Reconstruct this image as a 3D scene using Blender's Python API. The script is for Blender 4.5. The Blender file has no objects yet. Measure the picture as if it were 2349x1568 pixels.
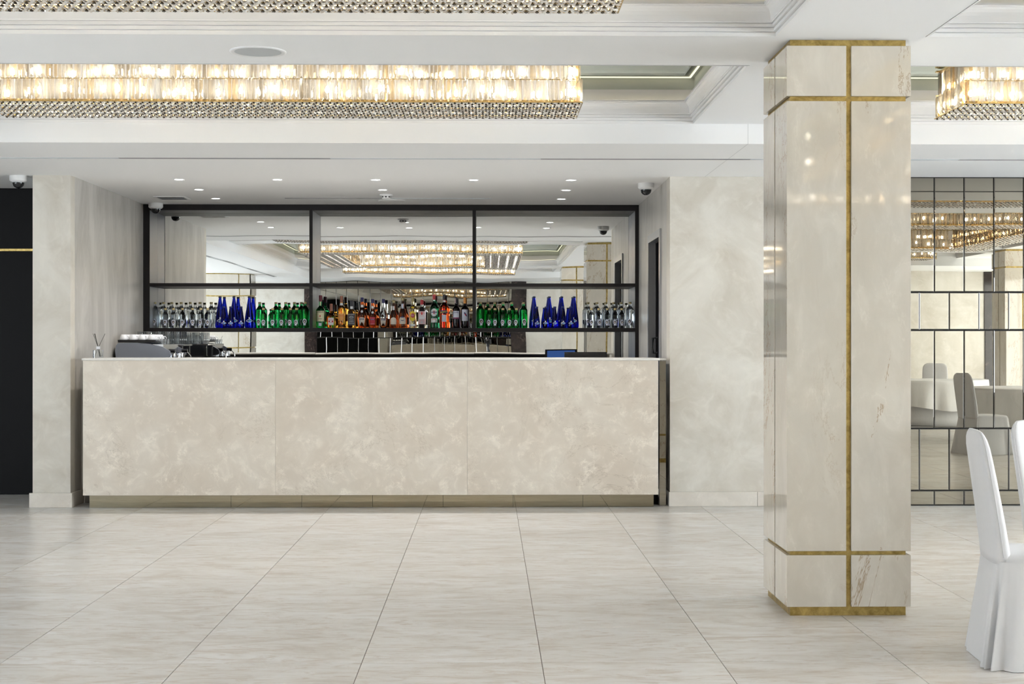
import bpy, bmesh, math, random
from math import pi, sin, cos, radians as R
from mathutils import Vector, Matrix

random.seed(7)
S = bpy.context.scene
C = S.collection

# ------------------------------------------------------------------ camera, world, exposure
EYE = 1.392
cam_d = bpy.data.cameras.new('photo_camera')
cam_d.sensor_width = 36.0
cam_d.lens = 3390.0 / 2349.0 * 36.0
cam_d.shift_y = -2.0 / 2349.0
cam_d.clip_start = 0.05
cam_d.clip_end = 200
cam = bpy.data.objects.new('photo_camera', cam_d)
cam.location = (0, 0, EYE)
cam.rotation_euler = (R(90), 0, -math.atan(54.5 / 3390.0))
C.objects.link(cam)
S.camera = cam

W = bpy.data.worlds.new('world'); S.world = W; W.use_nodes = True
W.node_tree.nodes['Background'].inputs[0].default_value = (0.9, 0.95, 1, 1)
W.node_tree.nodes['Background'].inputs[1].default_value = 0.05

S.view_settings.view_transform = 'Standard'
S.view_settings.look = 'None'
S.view_settings.gamma = 1.0
S.view_settings.use_curve_mapping = False
S.view_settings.exposure = 1.15
CORE_L = 0.38     # radiance of the light boxes inside the chandeliers
BULB_L = 34.0     # radiance of their bulbs
ROW_L = 20.0      # lamp rows set between the beads of the chandelier undersides
FILL_R, FILL_L = 7.6, 3.2   # fill light from the added glowing panes on the side walls
LED_L = 0.9       # cove strips
SPOT_W = 26.0     # recessed downlights

cy = S.cycles
cy.use_denoising = True
cy.max_bounces = 8
cy.use_adaptive_sampling = True
cy.adaptive_threshold = 0.02
cy.use_light_tree = False
cy.diffuse_bounces = 3
cy.glossy_bounces = 5
cy.transmission_bounces = 6
cy.transparent_max_bounces = 24
cy.caustics_reflective = False
cy.caustics_refractive = False
cy.sample_clamp_indirect = 10.0
cy.blur_glossy = 0.5

# ------------------------------------------------------------------ levels and planes (metres)
ZC = 2.92      # flat of the high ceiling
ZS = 2.78      # lower ceiling band
ZM = 3.16      # mirror at the top of the coffers
YW = 12.45     # front wall
YF = 15.05     # front of the back-bar frame
YM = 15.41     # bar mirror
XL, XR = -3.50, 1.535   # cheeks of the bar niche
YB = -4.15     # rear wall

# ------------------------------------------------------------------ materials
M = {}
def nodes(name):
    m = bpy.data.materials.new(name); m.use_nodes = True
    nt = m.node_tree
    b = nt.nodes['Principled BSDF']
    M[name] = m
    return m, nt, b
def pr(name, col, rough=0.5, metal=0.0, spec=0.5, **kw):
    m, nt, b = nodes(name)
    b.inputs['Base Color'].default_value = (*col, 1)
    b.inputs['Roughness'].default_value = rough
    b.inputs['Metallic'].default_value = metal
    b.inputs['Specular IOR Level'].default_value = spec
    for k, v in kw.items():
        b.inputs[k.replace('_', ' ')].default_value = v
    return m
def N(nt, t, **kw):
    n = nt.nodes.new(t)
    for k, v in kw.items():
        setattr(n, k, v)
    return n
def coords(nt, scale=(1, 1, 1), rnd=37.0, rot=(0, 0, 0)):
    tc = N(nt, 'ShaderNodeTexCoord'); oi = N(nt, 'ShaderNodeObjectInfo')
    mu = N(nt, 'ShaderNodeMath', operation='MULTIPLY'); mu.inputs[1].default_value = rnd
    nt.links.new(oi.outputs['Random'], mu.inputs[0])
    ad = N(nt, 'ShaderNodeVectorMath', operation='ADD')
    nt.links.new(tc.outputs['Object'], ad.inputs[0]); nt.links.new(mu.outputs[0], ad.inputs[1])
    mp = N(nt, 'ShaderNodeMapping'); mp.inputs['Scale'].default_value = scale; mp.inputs['Rotation'].default_value = rot
    nt.links.new(ad.outputs[0], mp.inputs['Vector'])
    return mp.outputs[0]
def noise(nt, vec, scale, detail=4, rough=0.55, dist=0.0):
    n = N(nt, 'ShaderNodeTexNoise'); nt.links.new(vec, n.inputs['Vector'])
    n.inputs['Scale'].default_value = scale; n.inputs['Detail'].default_value = detail
    n.inputs['Roughness'].default_value = rough; n.inputs['Distortion'].default_value = dist
    return n.outputs[0]
def ramp(nt, fac, stops):
    r = N(nt, 'ShaderNodeValToRGB'); nt.links.new(fac, r.inputs[0])
    e = r.color_ramp.elements
    while len(e) < len(stops): e.new(0.5)
    for i, (p, c) in enumerate(stops):
        e[i].position = p; e[i].color = (*c, 1) if len(c) == 3 else c
    return r.outputs[0]
def mixc(nt, fac, a, b, mode='MIX'):
    n = N(nt, 'ShaderNodeMix', data_type='RGBA', blend_type=mode)
    if isinstance(fac, (int, float)): n.inputs[0].default_value = fac
    else: nt.links.new(fac, n.inputs[0])
    for i, v in ((6, a), (7, b)):
        if isinstance(v, tuple): n.inputs[i].default_value = (*v, 1)
        else: nt.links.new(v, n.inputs[i])
    return n.outputs[2]
def bump(nt, b, h, strength=0.2, dist=0.002):
    n = N(nt, 'ShaderNodeBump'); n.inputs['Strength'].default_value = strength; n.inputs['Distance'].default_value = dist
    nt.links.new(h, n.inputs['Height']); nt.links.new(n.outputs[0], b.inputs['Normal'])

def plaster(name, c1, c2, rough=0.42, streak=(1, 1, 1), rnd=0.0):
    m, nt, b = nodes(name)
    v = coords(nt, streak, rnd)
    n1 = noise(nt, v, 1.6, 6, 0.62, 0.8); n2 = noise(nt, v, 5.5, 5, 0.6, 1.4)
    c = ramp(nt, n1, [(0.30, c2), (0.62, c1)])
    c = mixc(nt, ramp(nt, n2, [(0.52, (0, 0, 0)), (0.75, (0.5, 0.5, 0.5))]), c, tuple(min(1, x * 1.12) for x in c1))
    nt.links.new(c, b.inputs['Base Color'])
    r = N(nt, 'ShaderNodeMapRange'); nt.links.new(n2, r.inputs[0]); r.inputs[3].default_value = rough - 0.1; r.inputs[4].default_value = rough + 0.12
    nt.links.new(r.outputs[0], b.inputs['Roughness'])
    b.inputs['Specular IOR Level'].default_value = 0.4
    bump(nt, b, n2, 0.10, 0.003)
def marble(name, base, light, vein, rough, scale=1.0, pale=0.35, dark=0.4, streak=(1, 1, 1), rnd=37.0, spec=0.5, cover=0.50):
    m, nt, b = nodes(name)
    v = coords(nt, streak, rnd)
    n1 = noise(nt, v, 1.5 * scale, 5, 0.55, 0.5)
    n4 = noise(nt, v, 6.5 * scale, 5, 0.62, 0.6)
    n2 = noise(nt, v, 2.6 * scale, 7, 0.68, 0.5)
    n3 = noise(nt, v, 1.1 * scale, 8, 0.72, 0.7)
    c = ramp(nt, n1, [(0.36, base), (0.64, light)])
    mid = tuple((p + q) / 2 for p, q in zip(base, light))
    c = mixc(nt, ramp(nt, n4, [(0.40, (0.4, 0.4, 0.4)), (0.60, (0, 0, 0))]), c, tuple(x * 0.90 for x in base))
    c = mixc(nt, ramp(nt, n4, [(0.55, (0, 0, 0)), (0.74, (pale, pale, pale))]), c, tuple(min(1, x * 1.12) for x in light))
    ln = ramp(nt, n2, [(0.488, (0, 0, 0)), (0.500, (pale, pale, pale)), (0.512, (0, 0, 0))])
    c = mixc(nt, mixc(nt, 1.0, ln, ramp(nt, n4, [(0.45, (0, 0, 0)), (0.6, (1, 1, 1))]), 'MULTIPLY'), c, tuple(min(1, x * 1.18) for x in light))
    dl = ramp(nt, n3, [(0.493, (0, 0, 0)), (0.500, (dark, dark, dark)), (0.507, (0, 0, 0))])
    pat = ramp(nt, noise(nt, v, 0.8 * scale, 3), [(cover, (0, 0, 0)), (cover + 0.12, (1, 1, 1))])
    c = mixc(nt, mixc(nt, 1.0, dl, pat, 'MULTIPLY'), c, vein)
    nt.links.new(c, b.inputs['Base Color'])
    b.inputs['Roughness'].default_value = rough
    b.inputs['Specular IOR Level'].default_value = spec

pr('ceiling_paint', (0.91, 0.915, 0.92), 0.6, spec=0.25)
pr('moulding_paint', (0.91, 0.91, 0.91), 0.5, spec=0.3)
plaster('plaster_light', (0.71, 0.68, 0.615), (0.56, 0.515, 0.44))
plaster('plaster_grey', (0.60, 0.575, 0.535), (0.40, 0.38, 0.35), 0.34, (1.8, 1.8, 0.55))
marble('marble_bar', (0.69, 0.61, 0.515), (0.77, 0.71, 0.62), (0.45, 0.38, 0.30), 0.30, 1.25, 0.85, 0.55, cover=0.46)
marble('marble_column', (0.66, 0.605, 0.515), (0.725, 0.68, 0.60), (0.40, 0.28, 0.16), 0.045, 0.9, 0.30, 0.9, (1.25, 1.25, 0.6), spec=0.85, cover=0.44)
marble('marble_base', (0.70, 0.65, 0.58), (0.76, 0.72, 0.655), (0.55, 0.46, 0.36), 0.22, 1.2, 0.3, 0.3)
marble('marble_dark', (0.020, 0.014, 0.013), (0.045, 0.032, 0.030), (0.45, 0.33, 0.28), 0.15, 2.6, 0.3, 0.9)
marble('marble_top', (0.76, 0.73, 0.68), (0.82, 0.80, 0.76), (0.6, 0.55, 0.48), 0.18, 1.4, 0.2, 0.2)

def floor_mat():
    m, nt, b = nodes('floor_tile')
    v = coords(nt, (1.3, 3.4, 1.0), 53.0)
    v2 = coords(nt, (2.6, 9.0, 1.0), 91.0)
    v3 = coords(nt, (1.2, 2.4, 1.0), 29.0)
    n1 = noise(nt, v, 1.2, 7, 0.64, 1.3); n2 = noise(nt, v2, 1.5, 7, 0.68, 1.8); n3 = noise(nt, v3, 1.5, 8, 0.72, 1.4)
    c = ramp(nt, n1, [(0.30, (0.56, 0.515, 0.46)), (0.46, (0.71, 0.69, 0.655)), (0.66, (0.79, 0.785, 0.77))])
    c = mixc(nt, ramp(nt, n2, [(0.34, (0.75, 0.75, 0.75)), (0.50, (0, 0, 0))]), c, (0.53, 0.455, 0.38))
    c = mixc(nt, ramp(nt, n2, [(0.56, (0, 0, 0)), (0.72, (0.7, 0.7, 0.7))]), c, (0.82, 0.815, 0.80))
    dl = ramp(nt, n3, [(0.490, (0, 0, 0)), (0.500, (0.55, 0.55, 0.55)), (0.510, (0, 0, 0))])
    pat = ramp(nt, noise(nt, v, 1.0, 2), [(0.50, (0, 0, 0)), (0.66, (1, 1, 1))])
    c = mixc(nt, mixc(nt, 1.0, dl, pat, 'MULTIPLY'), c, (0.46, 0.36, 0.27))
    oi = N(nt, 'ShaderNodeObjectInfo')
    g = ramp(nt, oi.outputs['Random'], [(0.0, (0.955, 0.95, 0.945)), (1.0, (1, 1, 1))])
    c = mixc(nt, 1.0, c, g, 'MULTIPLY')
    nt.links.new(c, b.inputs['Base Color'])
    b.inputs['Roughness'].default_value = 0.30
    b.inputs['Specular IOR Level'].default_value = 0.42
floor_mat()
pr('grout', (0.20, 0.175, 0.14), 0.8)

def brass(name, c1, c2, rough=0.36):
    m, nt, b = nodes(name)
    v = coords(nt, (1, 1, 1), 11.0)
    n = noise(nt, v, 22, 5, 0.65, 0.6)
    nt.links.new(ramp(nt, n, [(0.35, c2), (0.65, c1)]), b.inputs['Base Color'])
    b.inputs['Metallic'].default_value = 0.85; b.inputs['Roughness'].default_value = rough
brass('brass_aged', (0.58, 0.43, 0.16), (0.33, 0.235, 0.075))
pr('gold_metal', (0.80, 0.58, 0.26), 0.25, 1.0)

def mirror(name, col, wave=0.0, wscale=(1, 1, 1), rough=0.0):
    m = bpy.data.materials.new(name); m.use_nodes = True; M[name] = m
    nt = m.node_tree; nt.nodes.clear()
    o = N(nt, 'ShaderNodeOutputMaterial'); g = N(nt, 'ShaderNodeBsdfGlossy')
    g.inputs['Color'].default_value = (*col, 1); g.inputs['Roughness'].default_value = rough
    nt.links.new(g.outputs[0], o.inputs[0])
    if wave:
        v = coords(nt, wscale, 3.0)
        h = noise(nt, v, 1.0, 1, 0.4)
        bp = N(nt, 'ShaderNodeBump'); bp.inputs['Strength'].default_value = 1.0; bp.inputs['Distance'].default_value = wave
        nt.links.new(h, bp.inputs['Height']); nt.links.new(bp.outputs[0], g.inputs['Normal'])
mirror('mirror_clear', (0.86, 0.87, 0.86), 0.0008, (1.3, 1.0, 2.0))
mirror('mirror_bronze', (0.345, 0.318, 0.268))
mirror('mirror_ceiling', (0.66, 0.70, 0.63))
mirror('mirror_kick', (0.33, 0.295, 0.22), 0.0, rough=0.03)
pr('mirror_edge', (0.05, 0.048, 0.045), 0.2, 0.6)
mirror('mirror_bevel', (0.14, 0.13, 0.12))

pr('frame_dark', (0.012, 0.010, 0.011), 0.42, spec=0.28)
pr('frame_metal', (0.20, 0.205, 0.225), 0.34, 0.7)
pr('panel_black', (0.006, 0.006, 0.007), 0.5, spec=0.12)
pr('door_black', (0.005, 0.005, 0.006), 0.8, spec=0.02)
pr('black', (0.01, 0.01, 0.012), 0.35)
pr('black_gloss', (0.012, 0.012, 0.014), 0.08)
pr('white_plastic', (0.80, 0.80, 0.80), 0.4)
pr('grey_grille', (0.52, 0.54, 0.55), 0.6)
pr('slot_grey', (0.30, 0.30, 0.30), 0.6)
pr('door_casing', (0.42, 0.43, 0.45), 0.28, 0.8)
pr('steel', (0.62, 0.63, 0.65), 0.22, 1.0)
pr('chrome', (0.85, 0.86, 0.88), 0.08, 1.0)
pr('machine_grey', (0.24, 0.26, 0.31), 0.4, 0.3)
pr('porcelain', (0.86, 0.87, 0.90), 0.15)
pr('counter_black', (0.02, 0.02, 0.022), 0.12)
pr('joinery_dark', (0.035, 0.03, 0.028), 0.4)
pr('reed', (0.02, 0.017, 0.015), 0.7)
pr('screen_bezel', (0.01, 0.01, 0.012), 0.25)

def fabric(name, col):
    m, nt, b = nodes(name)
    b.inputs['Base Color'].default_value = (*col, 1); b.inputs['Roughness'].default_value = 0.7
    b.inputs['Sheen Weight'].default_value = 0.15; b.inputs['Specular IOR Level'].default_value = 0.25
    n = noise(nt, coords(nt, (1, 1, 0.5), 5.0), 9, 3, 0.5, 1.0)
    bump(nt, b, n, 0.35, 0.012)
fabric('cover_white', (0.69, 0.69, 0.70))
fabric('cloth_white', (0.84, 0.84, 0.84))

def emit(name, col, strength, sampled=True):
    m = bpy.data.materials.new(name); m.use_nodes = True; M[name] = m
    nt = m.node_tree; nt.nodes.clear()
    o = N(nt, 'ShaderNodeOutputMaterial'); e = N(nt, 'ShaderNodeEmission')
    e.inputs[0].default_value = (*col, 1); e.inputs[1].default_value = strength
    if not sampled: m.cycles.emission_sampling = 'NONE'
    nt.links.new(e.outputs[0], o.inputs[0])
emit('lamp_core', (1.0, 0.90, 0.76), CORE_L)
emit('lamp_bulb', (1.0, 0.92, 0.80), BULB_L, False)
emit('lamp_row', (1.0, 0.955, 0.89), ROW_L)
emit('fill_pane_right', (0.86, 0.94, 1.0), FILL_R)
emit('fill_pane_left', (0.86, 0.94, 1.0), FILL_L)
emit('led_strip', (1.0, 0.93, 0.70), LED_L)
emit('downlight_lens', (1.0, 0.97, 0.92), 14.0, False)
emit('screen_blue', (0.05, 0.12, 0.36), 0.35, False)

def crystal():
    m = bpy.data.materials.new('crystal'); m.use_nodes = True; M['crystal'] = m
    nt = m.node_tree; nt.nodes.clear()
    o = N(nt, 'ShaderNodeOutputMaterial')
    oi = N(nt, 'ShaderNodeObjectInfo'); ge = N(nt, 'ShaderNodeNewGeometry')
    ad = N(nt, 'ShaderNodeMath', operation='ADD'); nt.links.new(oi.outputs['Random'], ad.inputs[0]); nt.links.new(ge.outputs['Random Per Island'], ad.inputs[1])
    fr = N(nt, 'ShaderNodeMath', operation='FRACT'); nt.links.new(ad.outputs[0], fr.inputs[0])
    col = ramp(nt, fr.outputs[0], [(0.0, (0.95, 0.95, 0.93)), (0.25, (0.62, 0.58, 0.52)), (0.45, (0.96, 0.93, 0.86)), (0.62, (0.86, 0.74, 0.54)), (0.78, (0.90, 0.92, 0.93)), (1.0, (0.72, 0.66, 0.56))])
    t = N(nt, 'ShaderNodeBsdfTransparent'); nt.links.new(col, t.inputs[0])
    g = N(nt, 'ShaderNodeBsdfGlossy'); g.inputs['Roughness'].default_value = 0.06; g.inputs['Color'].default_value = (0.95, 0.94, 0.9, 1)
    tl = N(nt, 'ShaderNodeBsdfTranslucent'); tl.inputs[0].default_value = (0.9, 0.85, 0.75, 1)
    lw = N(nt, 'ShaderNodeLayerWeight'); lw.inputs[0].default_value = 0.28
    mx0 = N(nt, 'ShaderNodeMixShader'); mx0.inputs[0].default_value = 0.14
    nt.links.new(t.outputs[0], mx0.inputs[1]); nt.links.new(tl.outputs[0], mx0.inputs[2])
    mx = N(nt, 'ShaderNodeMixShader'); nt.links.new(lw.outputs['Facing'], mx.inputs[0])
    nt.links.new(mx0.outputs[0], mx.inputs[1]); nt.links.new(g.outputs[0], mx.inputs[2])
    nt.links.new(mx.outputs[0], o.inputs[0])
crystal()
def beadmat():
    m, nt, b = nodes('crystal_bead')
    ge = N(nt, 'ShaderNodeNewGeometry')
    c = ramp(nt, ge.outputs['Random Per Island'], [(0.0, (0.58, 0.51, 0.43)), (0.5, (0.86, 0.80, 0.72)), (1.0, (0.96, 0.94, 0.90))])
    nt.links.new(c, b.inputs['Base Color'])
    b.inputs['Roughness'].default_value = 0.2; b.inputs['Metallic'].default_value = 0.0
    b.inputs['Specular IOR Level'].default_value = 0.9
beadmat()
pr('dark_crystal', (0.05, 0.038, 0.03), 0.2)

def glass(name, col, ior=1.36, rough=0.0):
    pr(name, col, rough, 0.0, 0.5, Transmission_Weight=1.0, IOR=ior)
glass('glass_clear', (0.93, 0.97, 0.99), 1.24)
def thin_glass():
    m = bpy.data.materials.new('glass_thin'); m.use_nodes = True; M['glass_thin'] = m
    nt = m.node_tree; nt.nodes.clear(); o = N(nt, 'ShaderNodeOutputMaterial')
    t = N(nt, 'ShaderNodeBsdfTransparent'); t.inputs[0].default_value = (0.95, 0.97, 0.98, 1)
    g = N(nt, 'ShaderNodeBsdfGlossy'); g.inputs['Roughness'].default_value = 0.03
    lw = N(nt, 'ShaderNodeLayerWeight'); lw.inputs[0].default_value = 0.3
    mx = N(nt, 'ShaderNodeMixShader'); nt.links.new(lw.outputs['Facing'], mx.inputs[0]); nt.links.new(t.outputs[0], mx.inputs[1]); nt.links.new(g.outputs[0], mx.inputs[2]); nt.links.new(mx.outputs[0], o.inputs[0])
thin_glass()
glass('glass_blue', (0.008, 0.022, 0.56)); glass('glass_green', (0.03, 0.55, 0.16))
glass('glass_dark_green', (0.012, 0.14, 0.06)); glass('spirit_amber', (0.90, 0.42, 0.06))
glass('spirit_cognac', (0.48, 0.10, 0.02)); glass('spirit_red', (0.95, 0.10, 0.015))
glass('spirit_pale', (0.92, 0.82, 0.52)); glass('wine_dark', (0.02, 0.012, 0.02))
for n_, c_, r_ in [('cap_gold', (0.48, 0.39, 0.19), 0.4), ('cap_dark', (0.03, 0.03, 0.04), 0.4), ('cap_wine_red', (0.16, 0.015, 0.03), 0.4), ('cap_navy', (0.03, 0.03, 0.13), 0.35),
                   ('cap_copper', (0.34, 0.13, 0.08), 0.4), ('cap_red', (0.5, 0.03, 0.04), 0.4), ('cap_orange', (0.75, 0.30, 0.04), 0.4), ('cap_blue', (0.01, 0.02, 0.09), 0.35),
                   ('paper_cream', (0.80, 0.75, 0.50), 0.6), ('paper_white', (0.80, 0.80, 0.82), 0.6), ('paper_orange', (0.78, 0.36, 0.10), 0.5), ('paper_black', (0.035, 0.037, 0.045), 0.5),
                   ('paper_beige', (0.74, 0.66, 0.56), 0.6), ('paper_red', (0.50, 0.03, 0.06), 0.5), ('paper_yellow', (0.86, 0.62, 0.04), 0.5), ('paper_pink', (0.66, 0.45, 0.47), 0.5),
                   ('paper_lilac', (0.66, 0.68, 0.80), 0.5), ('ink_black', (0.02, 0.02, 0.03), 0.6), ('ink_navy', (0.03, 0.04, 0.16), 0.6), ('ink_red', (0.6, 0.03, 0.03), 0.6),
                   ('ink_blue', (0.05, 0.35, 0.75), 0.5), ('silver_foil', (0.75, 0.76, 0.78), 0.3), ('emblem_dark', (0.04, 0.04, 0.06), 0.5), ('wine_purple', (0.20, 0.03, 0.10), 0.5)]:
    pr(n_, c_, r_)

# ------------------------------------------------------------------ mesh helpers
class MB:
    def __init__(s): s.v = []; s.f = []
    def add(s, vs, fs):
        o = len(s.v); s.v += [tuple(p) for p in vs]; s.f += [tuple(i + o for i in f) for f in fs]; return s
    def box(s, x0, x1, y0, y1, z0, z1):
        return s.add([(x0, y0, z0), (x1, y0, z0), (x1, y1, z0), (x0, y1, z0), (x0, y0, z1), (x1, y0, z1), (x1, y1, z1), (x0, y1, z1)],
                     [(0, 3, 2, 1), (4, 5, 6, 7), (0, 1, 5, 4), (1, 2, 6, 5), (2, 3, 7, 6), (3, 0, 4, 7)])
    def bbox(s, x0, x1, y0, y1, z0, z1, b=0.003):
        bm = bmesh.new()
        bmesh.ops.create_cube(bm, size=1)
        bmesh.ops.scale(bm, vec=(x1 - x0, y1 - y0, z1 - z0), verts=bm.verts)
        bmesh.ops.translate(bm, vec=((x0 + x1) / 2, (y0 + y1) / 2, (z0 + z1) / 2), verts=bm.verts)
        bmesh.ops.bevel(bm, geom=bm.edges[:], offset=b, segments=2, affect='EDGES', profile=0.5)
        bm.verts.ensure_lookup_table()
        for i, v in enumerate(bm.verts): v.index = i
        s.add([v.co[:] for v in bm.verts], [[v.index for v in f.verts] for f in bm.faces]); bm.free(); return s
    def lathe(s, prof, n=20, cx=0, cy=0, z0=0, sx=1, sy=1, caps=True):
        k = len(prof); vs = []; fs = []
        for r, z in prof:
            for i in range(n):
                a = 2 * pi * i / n
                vs.append((cx + r * cos(a) * sx, cy + r * sin(a) * sy, z0 + z))
        for j in range(k - 1):
            for i in range(n):
                i2 = (i + 1) % n
                fs.append((j * n + i, j * n + i2, (j + 1) * n + i2, (j + 1) * n + i))
        if caps:
            fs.append(tuple(range(n - 1, -1, -1))); fs.append(tuple((k - 1) * n + i for i in range(n)))
        return s.add(vs, fs)
    def loft(s, rings, closed=True, caps=True):
        n = len(rings[0]); vs = [p for r in rings for p in r]; fs = []
        for j in range(len(rings) - 1):
            for i in range(n if closed else n - 1):
                i2 = (i + 1) % n
                fs.append((j * n + i, j * n + i2, (j + 1) * n + i2, (j + 1) * n + i))
        if caps:
            fs.append(tuple(range(n - 1, -1, -1))); fs.append(tuple((len(rings) - 1) * n + i for i in range(n)))
        return s.add(vs, fs)
    def tube(s, pts, r, n=8):
        rings = []
        pts = [Vector(p) for p in pts]
        for i, p in enumerate(pts):
            d = (pts[min(i + 1, len(pts) - 1)] - pts[max(i - 1, 0)]).normalized()
            u = d.orthogonal().normalized() if abs(d.z) > 0.99 else d.cross(Vector((0, 0, 1))).normalized()
            w = d.cross(u)
            rr = r[i] if isinstance(r, (list, tuple)) else r
            rings.append([tuple(p + u * rr * cos(2 * pi * k / n) + w * rr * sin(2 * pi * k / n)) for k in range(n)])
        return s.loft(rings)
    def poly(s, pts2, z0, z1, axis='z'):
        n = len(pts2)
        def P(p, q):
            return (p[0], p[1], q) if axis == 'z' else ((p[0], q, p[1]) if axis == 'y' else (q, p[0], p[1]))
        vs = [P(p, z0) for p in pts2] + [P(p, z1) for p in pts2]
        fs = [tuple(range(n - 1, -1, -1)), tuple(range(n, 2 * n))] + [(i, (i + 1) % n, n + (i + 1) % n, n + i) for i in range(n)]
        return s.add(vs, fs)
    def mesh(s, name, mat, smooth=False):
        me = bpy.data.meshes.new(name); me.from_pydata(s.v, [], s.f); me.update()
        bm = bmesh.new(); bm.from_mesh(me); bmesh.ops.recalc_face_normals(bm, faces=bm.faces[:]); bm.to_mesh(me); bm.free()
        if mat: me.materials.append(M[mat])
        if smooth:
            me.polygons.foreach_set('use_smooth', [True] * len(me.polygons))
        return me
    def build(s, name, mat, parent=None, smooth=False, loc=None, rz=0.0):
        o = bpy.data.objects.new(name, s.mesh(name, mat, smooth)); C.objects.link(o)
        if parent: o.parent = parent
        if loc: o.location = loc
        if rz: o.rotation_euler = (0, 0, rz)
        return o
def smooth_by_angle(o, deg=35):
    me = o.data
    bm = bmesh.new(); bm.from_mesh(me)
    for e in bm.edges:
        if len(e.link_faces) == 2 and e.calc_face_angle(0) > R(deg): e.smooth = False
    for f in bm.faces: f.smooth = True
    bm.to_mesh(me); bm.free()
    return o
def bx(name, mat, x0, x1, y0, y1, z0, z1, parent=None, b=None):
    m = MB()
    if b: m.bbox(x0, x1, y0, y1, z0, z1, b)
    else: m.box(x0, x1, y0, y1, z0, z1)
    return m.build(name, mat, parent)
def rel(o, m, name, mat): return m.build(name, mat, o, loc=(-o.location.x, -o.location.y, -o.location.z))
def empty(name, loc=(0, 0, 0), rz=0.0):
    o = bpy.data.objects.new(name, None); C.objects.link(o); o.location = loc; o.rotation_euler = (0, 0, rz)
    o.empty_display_size = 0.1
    return o
def tag(o, label, cat, group=None):
    o['label'] = label; o['category'] = cat
    if group: o['group'] = group
    return o
def struct(o, label=None):
    o['kind'] = 'structure'
    if label: o['label'] = label
    return o
def stuff(o): o['kind'] = 'stuff'; return o
def link_copy(src, parent, loc=None, rot=None):
    o = src.copy(); C.objects.link(o); o.parent = parent
    if loc is not None: o.location = loc
    if rot is not None: o.rotation_euler = rot
    return o
def copy_tree(src, parent=None):
    o = src.copy(); C.objects.link(o); o.parent = parent
    for ch in src.children: copy_tree(ch, o)
    return o

# ================================================================== STRUCTURE
# ---- floor: slab, tiles
T = 0.78; G = 0.0032
floor = struct(bx('floor', 'grout', -8.2, 10.6, -4.5, 15.7, -0.12, -0.0035))
FX0 = 0.232 - T * 6        # a joint runs 0.232 m right of the camera axis
FY0 = 11.088 - T * 9
tile_me = MB().bbox(-T / 2 + G / 2, T / 2 - G / 2, -T / 2 + G / 2, T / 2 - G / 2, -0.010, 0.0, 0.0012).mesh('tile', 'floor_tile')
rest = MB()
for i in range(-6, 20):
    for j in range(-11, 16):
        x = FX0 + (i + 0.5) * T; y = FY0 + (j + 0.5) * T
        if not (-8.3 < x < 10.7 and -4.6 < y < 15.6): continue
        if 4.7 < y < 12.9 and abs(x - 0.1) < 0.38 * y + 0.9:
            t = bpy.data.objects.new('tile', tile_me); C.objects.link(t); t.location = (x, y, 0); t.parent = floor
        else:
            rest.box(x - T / 2 + G / 2, x + T / 2 - G / 2, y - T / 2 + G / 2, y + T / 2 - G / 2, -0.010, 0.0)
stuff(rest.build('tile_field', 'floor_tile', floor))

# ---- walls
def wallbox(name, mat, *a, label=None): return struct(bx(name, mat, *a), label)
XMIR = 2.884      # where the mirrored tiles begin
wallbox('wall_front', 'plaster_light', XR, XMIR, YW, YW + 0.25, 0, ZS + 0.02)
wallbox('wall_front_backing', 'panel_black', XMIR, 10.4, YW + 0.012, YW + 0.25, 0, ZS + 0.02)
wallbox('wall_niche_right', 'plaster_grey', XR, XR + 0.25, YW + 0.25, 13.10, 0, ZS + 0.02)
w = wallbox('wall_niche_right_rear', 'plaster_grey', XR, XR + 0.25, 14.02, YM + 0.1, 0, ZS + 0.02)
wallbox('wall_niche_right_over_door', 'plaster_grey', XR, XR + 0.25, 13.10, 14.02, 2.35, ZS + 0.02)
# cheek of the plaster corner
struct(bx('trim_1', 'plaster_light', XR - 0.002, XR + 0.02, YW - 0.001, YW + 0.18, 0, ZS + 0.02))
wallbox('wall_pier', 'plaster_light', -3.815, XL, YW - 0.01, YW + 0.12, 0, ZS + 0.02)
wallbox('wall_niche_left', 'plaster_grey', -3.815, XL, YW + 0.12, YM + 0.1, 0, ZS + 0.02)
wallbox('wall_back', 'panel_black', XL - 0.3, XR + 0.3, YM + 0.02, YM + 0.2, 0, ZS + 0.02)
wallbox('wall_left', 'plaster_light', -8.2, -8.0, -4.4, 13.6, 0, ZS + 0.02)
wallbox('wall_right', 'plaster_light', 10.4, 10.6, -4.4, 12.7, 0, 3.2)
for k, (a, b_) in enumerate(((-8.2, -4.33), (0.91, 9.8), (10.05, 10.6))):
    wallbox('wall_rear_%d' % (k + 1), 'plaster_light', a, b_, YB - 0.2, YB, 0, ZS + 0.02)
for k, (a, b_) in enumerate(((-4.33, -4.04), (0.55, 0.91), (9.8, 10.05))):
    wallbox('trim_%d' % (k + 2), 'marble_dark', a, b_, YB - 0.2, YB + 0.03, 0, ZS + 0.02)
wallbox('wall_rear_backing', 'panel_black', -4.04, 0.55, YB - 0.2, YB - 0.012, 0, ZS + 0.02)

# baseboards
def base(name, x0, x1, y0, y1):
    b0 = struct(MB().bbox(x0, x1, y0, y1, 0.0, 0.122, 0.003).build(name, 'marble_base'))
    return b0
XS = [XR - 0.012, 2.27, XMIR]
bb = base('baseboard_front', XS[0], XS[1] - 0.001, YW - 0.022, YW)
bx('board', 'marble_base', XS[1] + 0.001, XS[2], YW - 0.022, YW, 0, 0.122, bb, 0.003)
base('baseboard_pier', -3.838, XL + 0.02, YW - 0.034, YW - 0.01)
base('baseboard_niche_left', XL, XL + 0.02, YW - 0.01, 12.79)
base('baseboard_niche_right', XR - 0.012, XR, YW, 13.05)
base('baseboard_rear', 0.93, 9.79, YB, YB + 0.02)

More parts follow.
